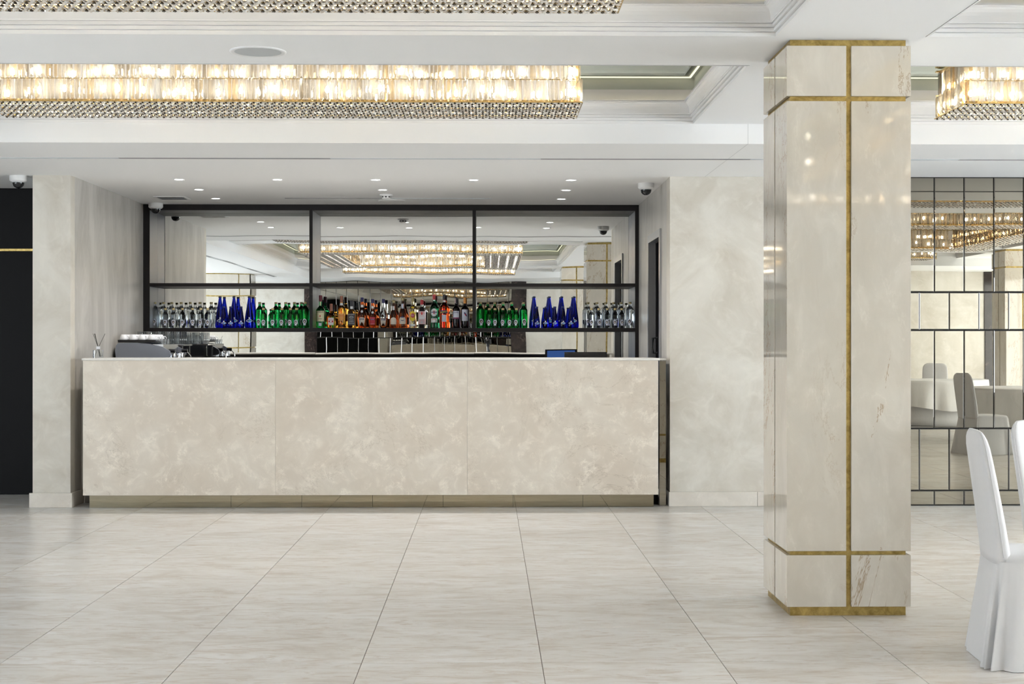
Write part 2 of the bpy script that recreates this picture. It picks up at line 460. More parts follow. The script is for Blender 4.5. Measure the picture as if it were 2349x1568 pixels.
# left alcove with black panelling
alc = struct(bx('wall_alcove', 'panel_black', -8.0, -3.815, 13.50, 13.62, 0, ZS + 0.02))
for k in range(5):
    x1 = -3.82 - k * 0.86
    bx('panel', 'panel_black', x1 - 0.852, x1, 13.475, 13.50, 0.005, 2.205, alc, 0.002)
    bx('panel', 'panel_black', x1 - 0.852, x1, 13.475, 13.50, 2.232, ZS - 0.012, alc, 0.002)
bx('brass_strip', 'brass_aged', -8.0, -3.818, 13.470, 13.50, 2.208, 2.229, alc)

# ---- unseen side windows with glowing panes, added to brighten the ceiling
def window(n, x, y0, y1, z0, z1, inward, mat):
    o = struct(empty('window_%d' % n, (x, (y0 + y1) / 2, z0)))
    a = x; b_ = x + inward * .05; lo_, hi_ = min(a, b_), max(a, b_)
    k = .07
    rel(o, MB().box(lo_, hi_, y0, y0 + k, z0, z1).box(lo_, hi_, y1 - k, y1, z0, z1).box(lo_, hi_, y0 + k, y1 - k, z0, z0 + k).box(lo_, hi_, y0 + k, y1 - k, z1 - k, z1).box(lo_, hi_, (y0 + y1) / 2 - .03, (y0 + y1) / 2 + .03, z0 + k, z1 - k), 'window_frame', 'white_plastic')
    for (p, q) in ((y0 + k, (y0 + y1) / 2 - .03), ((y0 + y1) / 2 + .03, y1 - k)):
        xx = x + inward * .015
        rel(o, MB().box(min(x, xx), max(x, xx), p, q, z0 + k, z1 - k), 'pane', mat)
wn = 1
for y in (-3.6, -0.2, 3.2, 6.6, 9.6):
    window(wn, 10.4, y, y + 2.6, .35, 2.65, -1, 'fill_pane_right'); wn += 1
for y in (-3.6, -0.2, 3.2, 6.6):
    window(wn, -8.0, y, y + 2.6, .35, 2.65, 1, 'fill_pane_left'); wn += 1

# ---- ceilings
lo = MB()
lo.box(-8.2, 10.6, 10.38, YM + 0.25, ZS, ZS + 0.6)
lo.box(-8.2, -3.97, -4.4, 10.38, ZS, ZS + 0.6)
lo.box(-3.97, 10.6, -4.4, -2.0, ZS, ZS + 0.6)
cl = struct(lo.build('ceiling_low', 'ceiling_paint'))
bx('joint', 'grey_grille', 1.828, 1.8305, 10.379, YW, ZS - .0006, ZS, cl)
bx('joint', 'grey_grille', 1.828, 1.8305, 10.3795, 10.38, ZS, ZC, cl)
CXR = [(-3.97, 1.45), (2.197, 8.57)]
CYR = [(-2.0, -0.33), (0.43, 7.395), (8.175, 10.38)]
hi = MB()
hi.box(-3.97, 10.6, 7.395, 8.175, ZC, ZC + 0.5)
hi.box(-3.97, 10.6, -0.33, 0.43, ZC, ZC + 0.5)
for (a, b_) in CYR:
    hi.box(1.45, 2.197, a, b_, ZC, ZC + 0.5)
    hi.box(8.57, 10.6, a, b_, ZC, ZC + 0.5)
struct(hi.build('ceiling', 'ceiling_paint'))
wallbox('ceiling_void', 'panel_black', -4.2, 10.6, -2.4, 10.6, ZM + 0.03, ZM + 0.08)

PROF = [(.001, -.0015), (.010, -.0015), (.010, .017), (.003, .018), (.003, .0215), (.021, .0215), (.021, .038), (.013, .039), (.013, .0425), (.031, .0425), (.031, .057), (.024, .058), (.024, .0615), (.037, .0615), (.037, .067), (.041, .067), (.041, .073),
        (.0415, .082), (.043, .098), (.047, .115), (.055, .128), (.066, .136), (.070, .137), (.070, .144), (.081, .144), (.081, .156), (.0, .156)]
def sweep_rect(x0, x1, y0, y1, prof, z):
    m = MB(); rings = []
    for (p, h) in prof:
        rings.append([(x0 + p, y0 + p, z + h), (x1 - p, y0 + p, z + h), (x1 - p, y1 - p, z + h), (x0 + p, y1 - p, z + h)])
    return m.loft(rings, True, False)
kt = 6
for (x0, x1) in CXR:
    for (y0, y1) in CYR:
        mo = struct(sweep_rect(x0, x1, y0, y1, PROF, ZC).build('trim_%d' % kt, 'moulding_paint')); kt += 1
        # lamp strip lying on the ledge
        st = MB(); q = 0.028
        st.box(x0 + q, x1 - q, y0 + q, y0 + q + .012, ZC + .1555, ZC + .163); st.box(x0 + q, x1 - q, y1 - q - .012, y1 - q, ZC + .1555, ZC + .163)
        st.box(x0 + q, x0 + q + .012, y0 + q + .012, y1 - q - .012, ZC + .1555, ZC + .163); st.box(x1 - q - .012, x1 - q, y0 + q + .012, y1 - q - .012, ZC + .1555, ZC + .163)
        st.build('led_strip', 'led_strip', mo)
        # mirror panels
        nx = max(2, round((x1 - x0) / 1.36)); ny = max(1, round((y1 - y0) / 1.15)); g = .0025
        for i in range(nx):
            for j in range(ny):
                bx('mirror_panel', 'mirror_ceiling', x0 + (x1 - x0) * i / nx + g, x0 + (x1 - x0) * (i + 1) / nx - g, y0 + (y1 - y0) * j / ny + g, y0 + (y1 - y0) * (j + 1) / ny - g, ZM, ZM + .006, mo)

# slot diffusers (long thin grooves in the lower ceiling)
def slot(name, x0, x1, y0, y1, label, seg=1.5):
    o = empty(name, (x0, y0, ZS))
    along = (x1 - x0) > (y1 - y0); L = (x1 - x0) if along else (y1 - y0); n = max(1, round(L / seg))
    for k in range(n):
        a = L * k / n; b_ = L * (k + 1) / n - 0.0
        w_ = (y1 - y0) if along else (x1 - x0)
        m = MB()
        for (p0, p1, z0) in ((0, .18, -.004), (.82, 1.0, -.004), (.18, .82, -.0008)):
            if along: m.box(a, b_, p0 * w_, p1 * w_, z0, 0.0)
            else: m.box(p0 * w_, p1 * w_, a, b_, z0, 0.0)
        m.build('diffuser_section', 'slot_grey' if k % 2 == 0 else 'grey_grille', o)
    tag(o, label, 'air vent')
    return o
slot('slot_diffuser', -6.0, 10.0, 11.235, 11.275, 'long thin air slot across the low ceiling in front of the bar', 1.6)
slot('slot_diffuser', -4.58, -4.52, -1.0, 9.0, 'long thin air slot in the side ceiling, seen only in the bar mirror', 1.3)
slot('slot_diffuser', -1.974, 0.034, 14.36, 14.405, 'short pale air slot in the ceiling right above the bottle shelves', 1.0)

# ---- niche door
dr = struct(empty('door_1', (XR, 13.55, 0)))
cas = MB().box(XR - 0.018, XR + 0.05, 13.06, 13.13, 0, 2.39).box(XR - 0.018, XR + 0.05, 13.99, 14.06, 0, 2.39).box(XR - 0.018, XR + 0.05, 13.13, 13.99, 2.32, 2.39)
rel(dr, cas, 'casing', 'door_casing')
rel(dr, MB().box(XR + 0.06, XR + 0.10, 13.13, 13.99, 0.008, 2.32), 'leaf', 'door_black')
rel(dr, MB().box(XR + 0.05, XR + 0.062, 13.13, 13.15, 0.008, 2.32).box(XR + 0.05, XR + 0.062, 13.97, 13.99, 0.008, 2.32), 'stop_bead', 'frame_dark')
rel(dr, MB().tube([(XR + 0.06, 13.90, 1.28), (XR + 0.015, 13.90, 1.28), (XR + 0.015, 13.90, 1.42), (XR + 0.06, 13.90, 1.42)], 0.012), 'handle', 'black')

# ---- mirrored tile walls
def tile_wall(name, x0, x1, yf, face, part_range, label):
    # rows: (z0, z1, half-offset)
    rows = [(0.006, 0.126, 0), (0.130, 0.651, 1), (0.656, 1.483, 0), (1.489, 1.803, 1), (1.809, ZS - 0.004, 0)]
    o = struct(empty(name, (x0, yf, 0)), label)
    tw = 0.2535; x_ref = 3.775
    far = MB(); farb = MB(); cache = {}
    for (z0, z1, off) in rows:
        k0 = math.ceil((x0 - (x_ref + (tw / 2 if off else 0))) / tw) - 1
        xs = x_ref + (tw / 2 if off else 0) + k0 * tw
        while xs < x1 - 0.02:
            a = max(xs, x0) + .0012; b_ = min(xs + tw, x1) - .0012
            if b_ - a > 0.03:
                s_ = 1 if face < 0 else -1
                bv = 0.0062; d = 0.006
                # bevelled glass tile: flat field plus four sloping edges
                def geo(m, ox, oz, w_, h_):
                    yb = 0.0; yt = -d * s_; ye = -d * 0.35 * s_
                    m.add([(ox + bv, yt, oz + bv), (ox + w_ - bv, yt, oz + bv), (ox + w_ - bv, yt, oz + h_ - bv), (ox + bv, yt, oz + h_ - bv)], [(0, 1, 2, 3)])
                def geo_b(m, ox, oz, w_, h_):
                    yt = -d * s_; ye = -d * 0.30 * s_
                    i_ = [(ox + bv, yt, oz + bv), (ox + w_ - bv, yt, oz + bv), (ox + w_ - bv, yt, oz + h_ - bv), (ox + bv, yt, oz + h_ - bv)]
                    e_ = [(ox, ye, oz), (ox + w_, ye, oz), (ox + w_, ye, oz + h_), (ox, ye, oz + h_)]
                    k_ = [(p[0], 0.0, p[2]) for p in e_]
                    m.add(i_ + e_ + k_, [(4, 5, 1, 0), (5, 6, 2, 1), (6, 7, 3, 2), (7, 4, 0, 3), (8, 9, 5, 4), (9, 10, 6, 5), (10, 11, 7, 6), (11, 8, 4, 7)])
                if part_range[0] < xs < part_range[1]:
                    key = (round(b_ - a, 4), round(z1 - z0, 4))
                    if key not in cache:
                        m = MB(); geo(m, -(b_ - a) / 2, 0, b_ - a, z1 - z0); me = m.mesh('tile', 'mirror_bronze')
                        m2 = MB(); geo_b(m2, -(b_ - a) / 2, 0, b_ - a, z1 - z0); me2 = m2.mesh('bevel', 'mirror_bevel')
                        cache[key] = (me, me2)
                    t = bpy.data.objects.new('tile', cache[key][0]); C.objects.link(t); t.parent = o
                    t.location = ((a + b_) / 2 - x0, 0, z0)
                    t.rotation_euler = (random.uniform(-1, 1) * 0.0006, 0, random.uniform(-1, 1) * 0.0008)
                    e = bpy.data.objects.new('bevelled_edge', cache[key][1]); C.objects.link(e); e.parent = t
                else:
                    geo(far, a - x0, z0, b_ - a, z1 - z0); geo_b(farb, a - x0, z0, b_ - a, z1 - z0)
            xs += tw
    if far.v:
        stuff(far.build('tile_field', 'mirror_bronze', o)); stuff(farb.build('bevel_field', 'mirror_bevel', o))
    return o
tile_wall('wall_mirror_tiles', XMIR, 10.4, YW + 0.004, -1, (3.3, 5.0), 'wall of bronze tinted mirror tiles')
tile_wall('wall_rear_mirror_tiles', -4.04, 0.55, YB - 0.006, 1, (99, 100), 'rear wall of bronze mirror tiles')

# ---- marble columns
def column(x0, y0, label, detail=True):
    """Square column, slab outline 0.631 m, with aged brass joints."""
    Wd = 0.631; ins = 0.021; th = 0.0265; top = ZC
    root = struct(empty('column', (x0 + Wd / 2, y0 + Wd / 2, 0)), label)
    h = Wd / 2
    core = MB().box(-h + ins, h - ins, -h + ins, h - ins, 0, top)
    core.build('brass_core', 'brass_aged', root)
    bands = [(0.047, 0.308), (0.329, 2.607), (2.633, 2.887)]
    w_ = (Wd - th) / 2
    # brass inlay strips between slabs: darker seams come from the recess itself
    for (z0, z1) in bands:
        for sx in (-1, 1):
            for sy in (-1, 1):
                # corner block of four: L-shaped slab faces, mitred; each face one slab
                pass
        for face in range(4):
            for side in (0, 1):
                a = -h if side == 0 else th / 2; b_ = -th / 2 if side == 0 else h
                m = MB()
                # slab with mitred outer end
                o_ = h; i_ = h - ins + 0.0005
                ea = a + (ins if side == 0 else 0) ; eb = b_ - (ins if side == 1 else 0)
                m.poly([(a, -o_), (b_, -o_), (eb, -i_), (ea, -i_)], z0, z1)
                ob = m.build('slab', 'marble_column', root)
                ob.rotation_euler = (0, 0, face * pi / 2)
                bv = ob.modifiers.new('edge', 'BEVEL'); bv.width = 0.0015; bv.segments = 1
    return root
column(1.511, 7.457, 'cream marble column with aged brass joints standing beside the bar')
column(1.511, -0.25, 'cream marble column behind, seen only in the bar mirror')
column(8.62, -0.25, 'cream marble column at the edge of the tile mirror reflection')
column(8.62, 7.457, 'cream marble column far to the side')
# marble clad pier in the far corner of the hall, seen in the mirror
pier = struct(empty('wall_marble_pier', (-5.35, 0.2, 0)))
PX, PY = 0.5, 0.33
MB().box(-PX + .02, PX - .02, -PY + .02, PY - .02, 0, ZS).build('brass_core', 'brass_aged', pier)
for (z0, z1) in ((0.05, 1.24), (1.265, 2.32), (2.345, ZS - .02)):
    for (a, b_) in ((-PX, 0.245), (0.265, PX)):
        MB().box(a, b_, PY - .021, PY, z0, z1).build('slab', 'marble_column', pier)
    for (a, b_) in ((-PY, -.01), (.01, PY)):
        MB().box(PX - .021, PX, a, b_, z0, z1).build('slab', 'marble_column', pier)

# ================================================================== CHANDELIERS
def prism_mesh(L, w, d):
    """Three-sided crystal rod with pyramid tips, hanging down from z=0; front edge towards -y."""
    t = 0.016
    a = [(-w / 2, d * .45), (w / 2, d * .45), (0.0, -d * .55)]
    vs = [(0, 0, 0)] + [(x, y, -t) for x, y in a] + [(x, y, -L + t) for x, y in a] + [(0, 0, -L)]
    fs = [(0, 2, 1), (0, 3, 2), (0, 1, 3), (1, 2, 5, 4), (2, 3, 6, 5), (3, 1, 4, 6), (7, 4, 5), (7, 5, 6), (7, 6, 4)]
    return vs, fs
PIT = 0.0242
TIERS = [(2.990, 0.148, 0.0, 0.0225), (3.140, 0.160, 0.022, 0.0215)]     # top z, length, inset, width
PRISM = []
for (zt, L, ins, w_) in TIERS:
    vs, fs = prism_mesh(L, w_, 0.022)
    PRISM.append((vs, fs, MB().add(vs, fs).mesh('crystal_prism', 'crystal')))
ZBOT = 2.843
def chandelier(name, label, rects, holes, part_sides, bead=0.021):
    """rects: filled rectangles (x0,x1,y0,y1) of the underside; sides: list of runs
    (xa,ya,xb,yb,angle) whose outward normal is rotated by angle from -y."""
    root = empty(name, (rects[0][0], rects[0][2], ZBOT))
    ox, oy, oz = root.location
    tag(root, label, 'chandelier', 'crystal chandeliers')
    runs, parts = holes, part_sides
    field = MB(); tips = MB(); rims = MB()
    for ri, (xa, ya, xb, yb, ang) in enumerate(runs):
        L = math.hypot(xb - xa, yb - ya); n = max(1, int(L / PIT)); ux, uy = (xb - xa) / L, (yb - ya) / L
        nx, ny = sin(ang), -cos(ang)          # outward
        for ti, (zt, Lp, ins, w_) in enumerate(TIERS):
            vs, fs, me = PRISM[ti]
            for k in range(n):
                s_ = (k + 0.5) / n * L + (PIT / 2 if ti else 0)
                if s_ > L - 0.005: continue
                jit = random.uniform(-.004, .004)
                px = xa + ux * s_ - nx * (ins + .014 + jit); py = ya + uy * s_ - ny * (ins + .014 + jit)
                ra = ang + random.uniform(-.35, .35)
                zz = zt + (0.012 if k % 2 else -0.0) * (1 if ti == 0 else .7)
                if ri in parts and parts[ri][0] < px < parts[ri][1]:
                    o = bpy.data.objects.new('crystal_prism', me); C.objects.link(o); o.parent = root
                    o.location = (px - ox, py - oy, zz - oz); o.rotation_euler = (0, 0, ra)
                else:
                    ca, sa = cos(ra), sin(ra)
                    field.add([(px - ox + x * ca - y * sa, py - oy + x * sa + y * ca, zz - oz + z) for x, y, z in vs], fs)
        # thin brass rail along the lower edge, backing light box, upper rail
        def bar(m, off0, off1, z0, z1):
            p = [(xa - nx * off0, ya - ny * off0), (xb - nx * off0, yb - ny * off0), (xb - nx * off1, yb - ny * off1), (xa - nx * off1, ya - ny * off1)]
            m.poly([(x - ox, y - oy) for x, y in p], z0 - oz, z1 - oz)
        bar(rims, -.001, .006, ZBOT - .002, ZBOT + .003)
        bar(rims, .074, .078, ZBOT + .001, ZBOT + .027)  # upstand added to screen off light leaking sideways from the lamp rows
        bar(rims, .030, .040, 2.985, 2.990)
        bar(rims, .02, .05, 3.140, 3.150)
    if field.v: stuff(field.build('prism_curtain', 'crystal', root))
    rims.build('brass_rail', 'gold_metal', root)
    # underside lattice of crystal beads with dark lozenges
    beads = MB(); loz = MB(); core = MB(); bulbs = MB(); plate = MB(); rows = MB()
    r = bead * 0.62; h = 0.009
    for (x0, x1, y0, y1) in rects:
        nx_ = int((x1 - x0) / bead); ny_ = int((y1 - y0) / bead)
        for i in range(nx_):
            for j in range(ny_):
                x = x0 + (i + .5 + (.5 if j % 2 else 0)) * (x1 - x0) / (nx_ + .5) - ox; y = y0 + (j + .5) * (y1 - y0) / ny_ - oy
                wide = (x1 - x0) > (y1 - y0)
                fr = (y + oy - y0) / (y1 - y0) if wide else (x + ox - x0) / (x1 - x0)
                if min(abs(fr - q_) for q_ in (.15, .38, .62, .85)) < .014: continue
                if (i + j // 2) % 2 == 0 and j % 2 == 0:
                    q = bead * .40
                    loz.add([(x - q, y, -.0095), (x, y - q * 1.5, -.0095), (x + q, y, -.0095), (x, y + q * 1.5, -.0095), (x, y, 0.004)], [(0, 1, 2, 3), (0, 1, 4), (1, 2, 4), (2, 3, 4), (3, 0, 4)])
                else:
                    hh = h * random.uniform(.6, 1.3); a = random.uniform(0, pi / 2); ca, sa = r * cos(a), r * sin(a)
                    beads.add([(x + ca, y + sa, 0), (x - sa, y + ca, 0), (x - ca, y - sa, 0), (x + sa, y - ca, 0), (x + random.uniform(-.3, .3) * r, y + random.uniform(-.3, .3) * r, -hh)], [(0, 1, 4), (1, 2, 4), (2, 3, 4), (3, 0, 4)])
        wide = (x1 - x0) > (y1 - y0)
        for q_ in (.15, .38, .62, .85):
            if wide: rows.box(x0 + .04 - ox, x1 - .04 - ox, y0 + (y1 - y0) * q_ - .011 - oy, y0 + (y1 - y0) * q_ + .011 - oy, .018, .020)
            else: rows.box(x0 + (x1 - x0) * q_ - .011 - ox, x0 + (x1 - x0) * q_ + .011 - ox, y0 + .04 - oy, y1 - .04 - oy, .018, .020)
        edges = [0.016] + [e for q_ in (.15, .38, .62, .85) for e in (q_ - .0205, q_ + .0205)] + [0.984]
        for e0, e1 in zip(edges[0::2], edges[1::2]):
            if wide: plate.box(x0 + .01 - ox, x1 - .01 - ox, y0 + (y1 - y0) * e0 - oy, y0 + (y1 - y0) * e1 - oy, .001, .005)
            else: plate.box(x0 + (x1 - x0) * e0 - ox, x0 + (x1 - x0) * e1 - ox, y0 + .01 - oy, y1 - .01 - oy, .001, .005)
        c_ = .085
        core.box(x0 + c_ - ox, x1 - c_ - ox, y0 + c_ - oy, y1 - c_ - oy, 2.87 - oz, 3.13 - oz)
    stuff(beads.build('bead_lattice', 'crystal_bead', root)); stuff(loz.build('dark_lozenge_pattern', 'dark_crystal', root))
    rows.build('lamp_row', 'lamp_row', root)
    plate.build('base_plate', 'gold_metal', root)
    core.build('light_box', 'lamp_core', root)
    # bulbs just in front of the light box
    for (xa, ya, xb, yb, ang) in runs:
        L = math.hypot(xb - xa, yb - ya); n = max(1, int(L / .15)); nx, ny = sin(ang), -cos(ang)
        for k in range(n):
            f_ = (k + .5) / n
            px = xa + (xb - xa) * f_ - nx * .066 - ox; py = ya + (yb - ya) * f_ - ny * .066 - oy
            for zz in (3.03 + random.uniform(-.012, .012) - oz, 2.918 + random.uniform(-.02, .02) - oz):
                sh_ = random.uniform(-.05, .05); px += (xb - xa) / L * sh_; py += (yb - ya) / L * sh_
                bulbs.lathe([(.001, -.022), (.010, -.016), (.013, -.004), (.009, .012), (.005, .02)], 8, px, py, zz)
    stuff(bulbs.build('bulbs', 'lamp_bulb', root, True))
    # canopy fixing rods up to the mirror
    rods = MB()
    for (x0, x1, y0, y1) in rects:
        for fx in (.15, .5, .85):
            rods.box(x0 + (x1 - x0) * fx - ox - .01, x0 + (x1 - x0) * fx - ox + .01, (y0 + y1) / 2 - oy - .01, (y0 + y1) / 2 - oy + .01, 3.13 - oz, ZM - oz)
    rods.build('fixing_rod', 'gold_metal', root)
    return root
def bar_runs(x0, x1, y0, y1):
    return [(x0, y0, x1, y0, 0.0), (x1, y0, x1, y1, pi / 2), (x1, y1, x0, y1, pi), (x0, y1, x0, y0, -pi / 2)]
def inner_runs(x0, x1, y0, y1):
    return [(x0, y0, x1, y0, pi), (x1, y0, x1, y1, -pi / 2), (x1, y1, x0, y1, 0.0), (x0, y1, x0, y0, pi / 2)]
WB = 0.635
def bar_ch(x0, x1, y0, label, parts={}):
    return chandelier('crystal_chandelier', label, [(x0, x1, y0, y0 + WB)], bar_runs(x0, x1, y0, y0 + WB), parts)
def ring_ch(x0, x1, y0, y1, label, bead=.02):
    rc = [(x0, x1, y1 - WB, y1), (x0, x1, y0, y0 + WB), (x0, x0 + WB, y0 + WB, y1 - WB), (x1 - WB, x1, y0 + WB, y1 - WB)]
    return chandelier('crystal_chandelier', label, rc, bar_runs(x0, x1, y0, y1) + inner_runs(x0 + WB, x1 - WB, y0 + WB, y1 - WB), {}, bead)
bar_ch(-3.115, 0.575, 8.98, 'long rectangular crystal chandelier in the coffer over the bar front', {0: (-2.98, .6)})
bar_ch(2.915, 7.85, 8.98, 'crystal chandelier seen right of the marble column', {0: (2.9, 3.7), 3: (2.8, 3.1)})
ring_ch(-3.115, 0.575, 1.30, 6.53, 'nearest crystal chandelier, only its beaded underside at the top edge', .024)
ring_ch(2.915, 7.85, 1.30, 6.53, 'crystal ring chandelier seen in the bronze tile mirror', .034)
bar_ch(-3.115, 0.575, -1.45, 'farthest crystal chandelier in the bar mirror')
bar_ch(2.915, 7.85, -1.45, 'farthest crystal chandelier in the bronze tile mirror')

# ================================================================== CEILING FITTINGS
def downlight(x, y, label):
    o = empty('downlight', (x, y, ZS)); tag(o, label, 'downlight', 'recessed downlights over the bar')
    MB().lathe([(.048, -.004), (.048, .002), (.036, .002), (.036, -.003)], 24, caps=False).build('trim_ring', 'white_plastic', o, True)
    MB().lathe([(.036, -.0015), (.036, .001)], 20).build('lens', 'downlight_lens', o)
    ld = bpy.data.lights.new('downlight_lamp', 'SPOT'); ld.energy = SPOT_W; ld.spot_size = R(110); ld.spot_blend = .8; ld.shadow_soft_size = .035; ld.color = (1, .96, .9)
    l = bpy.data.objects.new('downlight_lamp', ld); C.objects.link(l); l.parent = o; l.location = (0, 0, -.012)
    return o
ORD = ['first', 'second', 'third', 'fourth', 'fifth', 'sixth', 'seventh', 'eighth', 'ninth', 'tenth']
for k, x in enumerate((-2.655, -1.812, -0.968, -0.127, 0.712)):
    downlight(x, 12.73, '%s downlight from the pier side in the front row of five' % ORD[k])
for k, x in enumerate((-2.65, -0.968, 0.715)):
    downlight(x, 13.575, '%s downlight from the pier side in the middle row of three' % ORD[k])
for k, x in enumerate((-2.65, 0.713)):
    downlight(x, 14.42, 'downlight in the row nearest the shelves, ' + ('beside the square vent' if k == 0 else 'towards the door'))

def dome(x, y, label, s=1.0):
    o = empty('dome_camera', (x, y, ZS)); tag(o, label, 'security camera', 'ceiling dome cameras')
    MB().lathe([(.070, 0), (.072, -.006), (.072, -.040), (.060, -.052), (.048, -.054)], 32).build('housing', 'white_plastic', o)
    MB().lathe([(.047, -.052), (.047, -.066), (.042, -.082), (.031, -.095), (.016, -.103), (.002, -.105)], 28).build('dome', 'black_gloss', o, True)
    MB().lathe([(.049, -.053), (.049, -.058), (.046, -.058)], 28, caps=False).build('seal_ring', 'grey_grille', o)
    for p in o.children: smooth_by_angle(p)
    return o
dome(-3.947, 12.48, 'white dome security camera in front of the black panels')
dome(-3.347, 14.935, 'white dome security camera over the left end of the shelves')
dome(1.388, 12.985, 'white dome security camera above the door of the niche')

sp = empty('ceiling_speaker', (-1.215, 7.82, ZC)); tag(sp, 'round flush loudspeaker in the white ceiling beam', 'speaker')
MB().lathe([(.148, 0), (.148, -.005), (.138, -.008), (.122, -.004)], 48, caps=False).build('rim', 'white_plastic', sp, True)
MB().lathe([(.123, -.0045), (.123, .001)], 48).build('grille', 'grey_grille', sp)
sp = empty('ceiling_speaker', (-0.95, 14.63, ZS)); tag(sp, 'round flush loudspeaker in the ceiling close above the shelves', 'speaker')
MB().lathe([(.135, 0), (.135, -.005), (.126, -.008), (.110, -.003)], 40, caps=False).build('rim', 'white_plastic', sp, True)
MB().lathe([(.111, -.0035), (.111, .001)], 40).build('grille', 'white_plastic', sp)
sd = empty('smoke_detector', (-0.967, 14.02, ZS)); tag(sd, 'small white smoke detector between the downlights', 'smoke detector')
MB().lathe([(.062, 0), (.062, -.012), (.05, -.016)], 28).build('base', 'white_plastic', sd)
MB().lathe([(.044, -.015), (.042, -.034), (.030, -.042)], 28).build('head', 'white_plastic', sd)
for k in range(8):
    a = k * pi / 4; m = MB().box(-.009, .009, -.0455, -.041, -.030, -.020); m.build('slit', 'black', sd).rotation_euler = (0, 0, a)
vg = empty('vent_grille', (-3.06, 14.36, ZS)); tag(vg, 'square white air grille in the ceiling beside the shelf camera', 'air vent')
m = MB(); q = .15
m.box(-q, q, -q, -q + .025, -.007, 0).box(-q, q, q - .025, q, -.007, 0).box(-q, -q + .025, -q + .025, q - .025, -.007, 0).box(q - .025, q, -q + .025, q - .025, -.007, 0)
m.build('frame', 'white_plastic', vg)
for k in range(7):
    y = -q + .042 + k * .036
    MB().poly([(y, -.010), (y + .003, -.010), (y + .022, .001), (y + .019, .001)], -q + .025, q - .025, 'x').build('louver', 'white_plastic', vg)
MB().box(-q + .02, q - .02, -q + .02, q - .02, .0, .002).build('dark_back', 'slot_grey', vg)

# ================================================================== BAR
bar = empty('bar_counter', (-0.97, 12.6, 0)); tag(bar, 'long cream marble bar counter with three front slabs', 'bar counter')
BX0, BX1 = -3.367, 1.421
def bar_part(m, name, mat): return rel(bar, m, name, mat)
w3 = (BX1 - BX0) / 3
for k in range(3):
    bar_part(MB().bbox(BX0 + k * w3 + .0006, BX0 + (k + 1) * w3 - .0006, 12.33, 12.355, .110, 1.2295, .0012), 'front_slab', 'marble_bar')
bar_part(MB().box(BX0 + .012, BX1 - .012, 12.355, 12.80, .112, 1.2295), 'carcass', 'joinery_dark')
bar_part(MB().box(BX0 + .002, BX0 + .0115, 12.356, 12.79, .112, 1.229), 'bounce_panel', 'marble_bar')  # pale panel added to bounce light into the gap beside the wall
# mirrored kick plate in short lengths
kx = [BX0 + .035, -2.152, -1.562, -0.970, -0.379, 0.208, 0.795, BX1 - .03]
for a, b_ in zip(kx[:-1], kx[1:]):
    bar_part(MB().box(a + .0012, b_ - .0012, 12.402, 12.408, .001, .112), 'kick_plate', 'mirror_kick')
bar_part(MB().box(BX0 + .04, BX1 - .04, 12.409, 12.78, .0, .112), 'plinth', 'joinery_dark')
# bronze end filler between bar and niche cheek
bar_part(MB().box(BX1 + .03, XR - .030, 12.50, 12.515, 0.0, 1.225), 'end_filler', 'mirror_bronze')
bar_part(MB().box(XL + .022, BX0 + .012, 12.795, 12.80, 0.0, 1.225), 'end_filler', 'plaster_grey')  # left filler made pale to lighten the dark gap
bar_part(MB().box(BX1 - .012, BX1 + .03, 12.60, 12.62, 0.0, 1.2), 'end_gap_back', 'panel_black')
top = empty('stone_worktop', (-0.97, 12.5, 1.23)); tag(top, 'pale polished stone worktop lying along the marble bar', 'worktop')
rel(top, MB().bbox(BX0 - .008, BX1 + .012, 12.315, 12.86, 1.230, 1.2505, .006), 'slab', 'marble_top')
rel(top, MB().bbox(BX1 + .0125, XR - .025, 12.49, 12.86, 1.230, 1.2450, .004), 'end_slab', 'marble_top')

# ---- back counter and side counter (largely hidden behind the bar)
bc = empty('back_counter', (-0.9, 15.1, 0)); tag(bc, 'dark low counter under the bottle shelves behind the bar', 'counter')
rel(bc, MB().box(-2.75, XR - .01, 14.85, YM - .01, 0.0, .90), 'carcass', 'joinery_dark')
rel(bc, MB().bbox(-2.77, XR - .006, 14.80, YM - .008, .90, .93, .004), 'worktop', 'counter_black')
sc_ = empty('side_counter', (-3.1, 14.2, 0)); tag(sc_, 'dark counter under the coffee machine along the niche wall', 'counter')
rel(sc_, MB().box(XL + .022, -2.80, 13.35, YM - .01, 0.0, .93), 'carcass', 'joinery_dark')
rel(sc_, MB().bbox(XL + .022, -2.78, 13.33, YM - .01, .93, .96, .004), 'worktop', 'counter_black')

# ---- back-bar shelving with mirror
bb_ = empty('bottle_shelving', (-0.97, 15.2, 0)); tag(bb_, 'dark framed shelving unit with mirror backs behind the bar', 'shelving')
def sh(m, name, mat): return rel(bb_, m, name, mat)
ZT = 2.72
sh(MB().box(XL, XR, YF, YM - .001, ZT, ZS), 'top_rail', 'frame_dark')
ups = [(XL, -3.436, 1.490), (-1.818, -1.785, 1.489), (-0.160, -0.126, 1.489), (1.498, XR, 0.93)]
for (a, b_, z0) in ups:
    sh(MB().box(a, b_, YF, YF + .018, z0, ZT), 'upright', 'frame_dark')
    sh(MB().box(a + .001, b_ - .001, YF + .018, YM - .001, z0, ZT - .001), 'upright_cheek', 'frame_metal')
bays = [(-3.436, -1.818), (-1.785, -0.160), (-0.126, 1.498)]
for (a, b_) in bays:
    for (z0, z1) in ((1.947, 1.980), (1.489, 1.526)):
        sh(MB().box(a, b_, YF, YM - .001, z0, z1), 'shelf_board', 'frame_dark')
# mirror panels: one sheet per bay and level
for k, (a, b_) in enumerate(((XL, -1.80), (-1.80, -0.143), (-0.143, XR))):
    for (z0, z1) in ((1.965, ZT), (1.508, 1.965), (.93, 1.508)):
        o = sh(MB().box(a + .0008, b_ - .0008, YM, YM + .006, z0 + .0008, z1 - .0008), 'mirror_panel', 'mirror_clear')

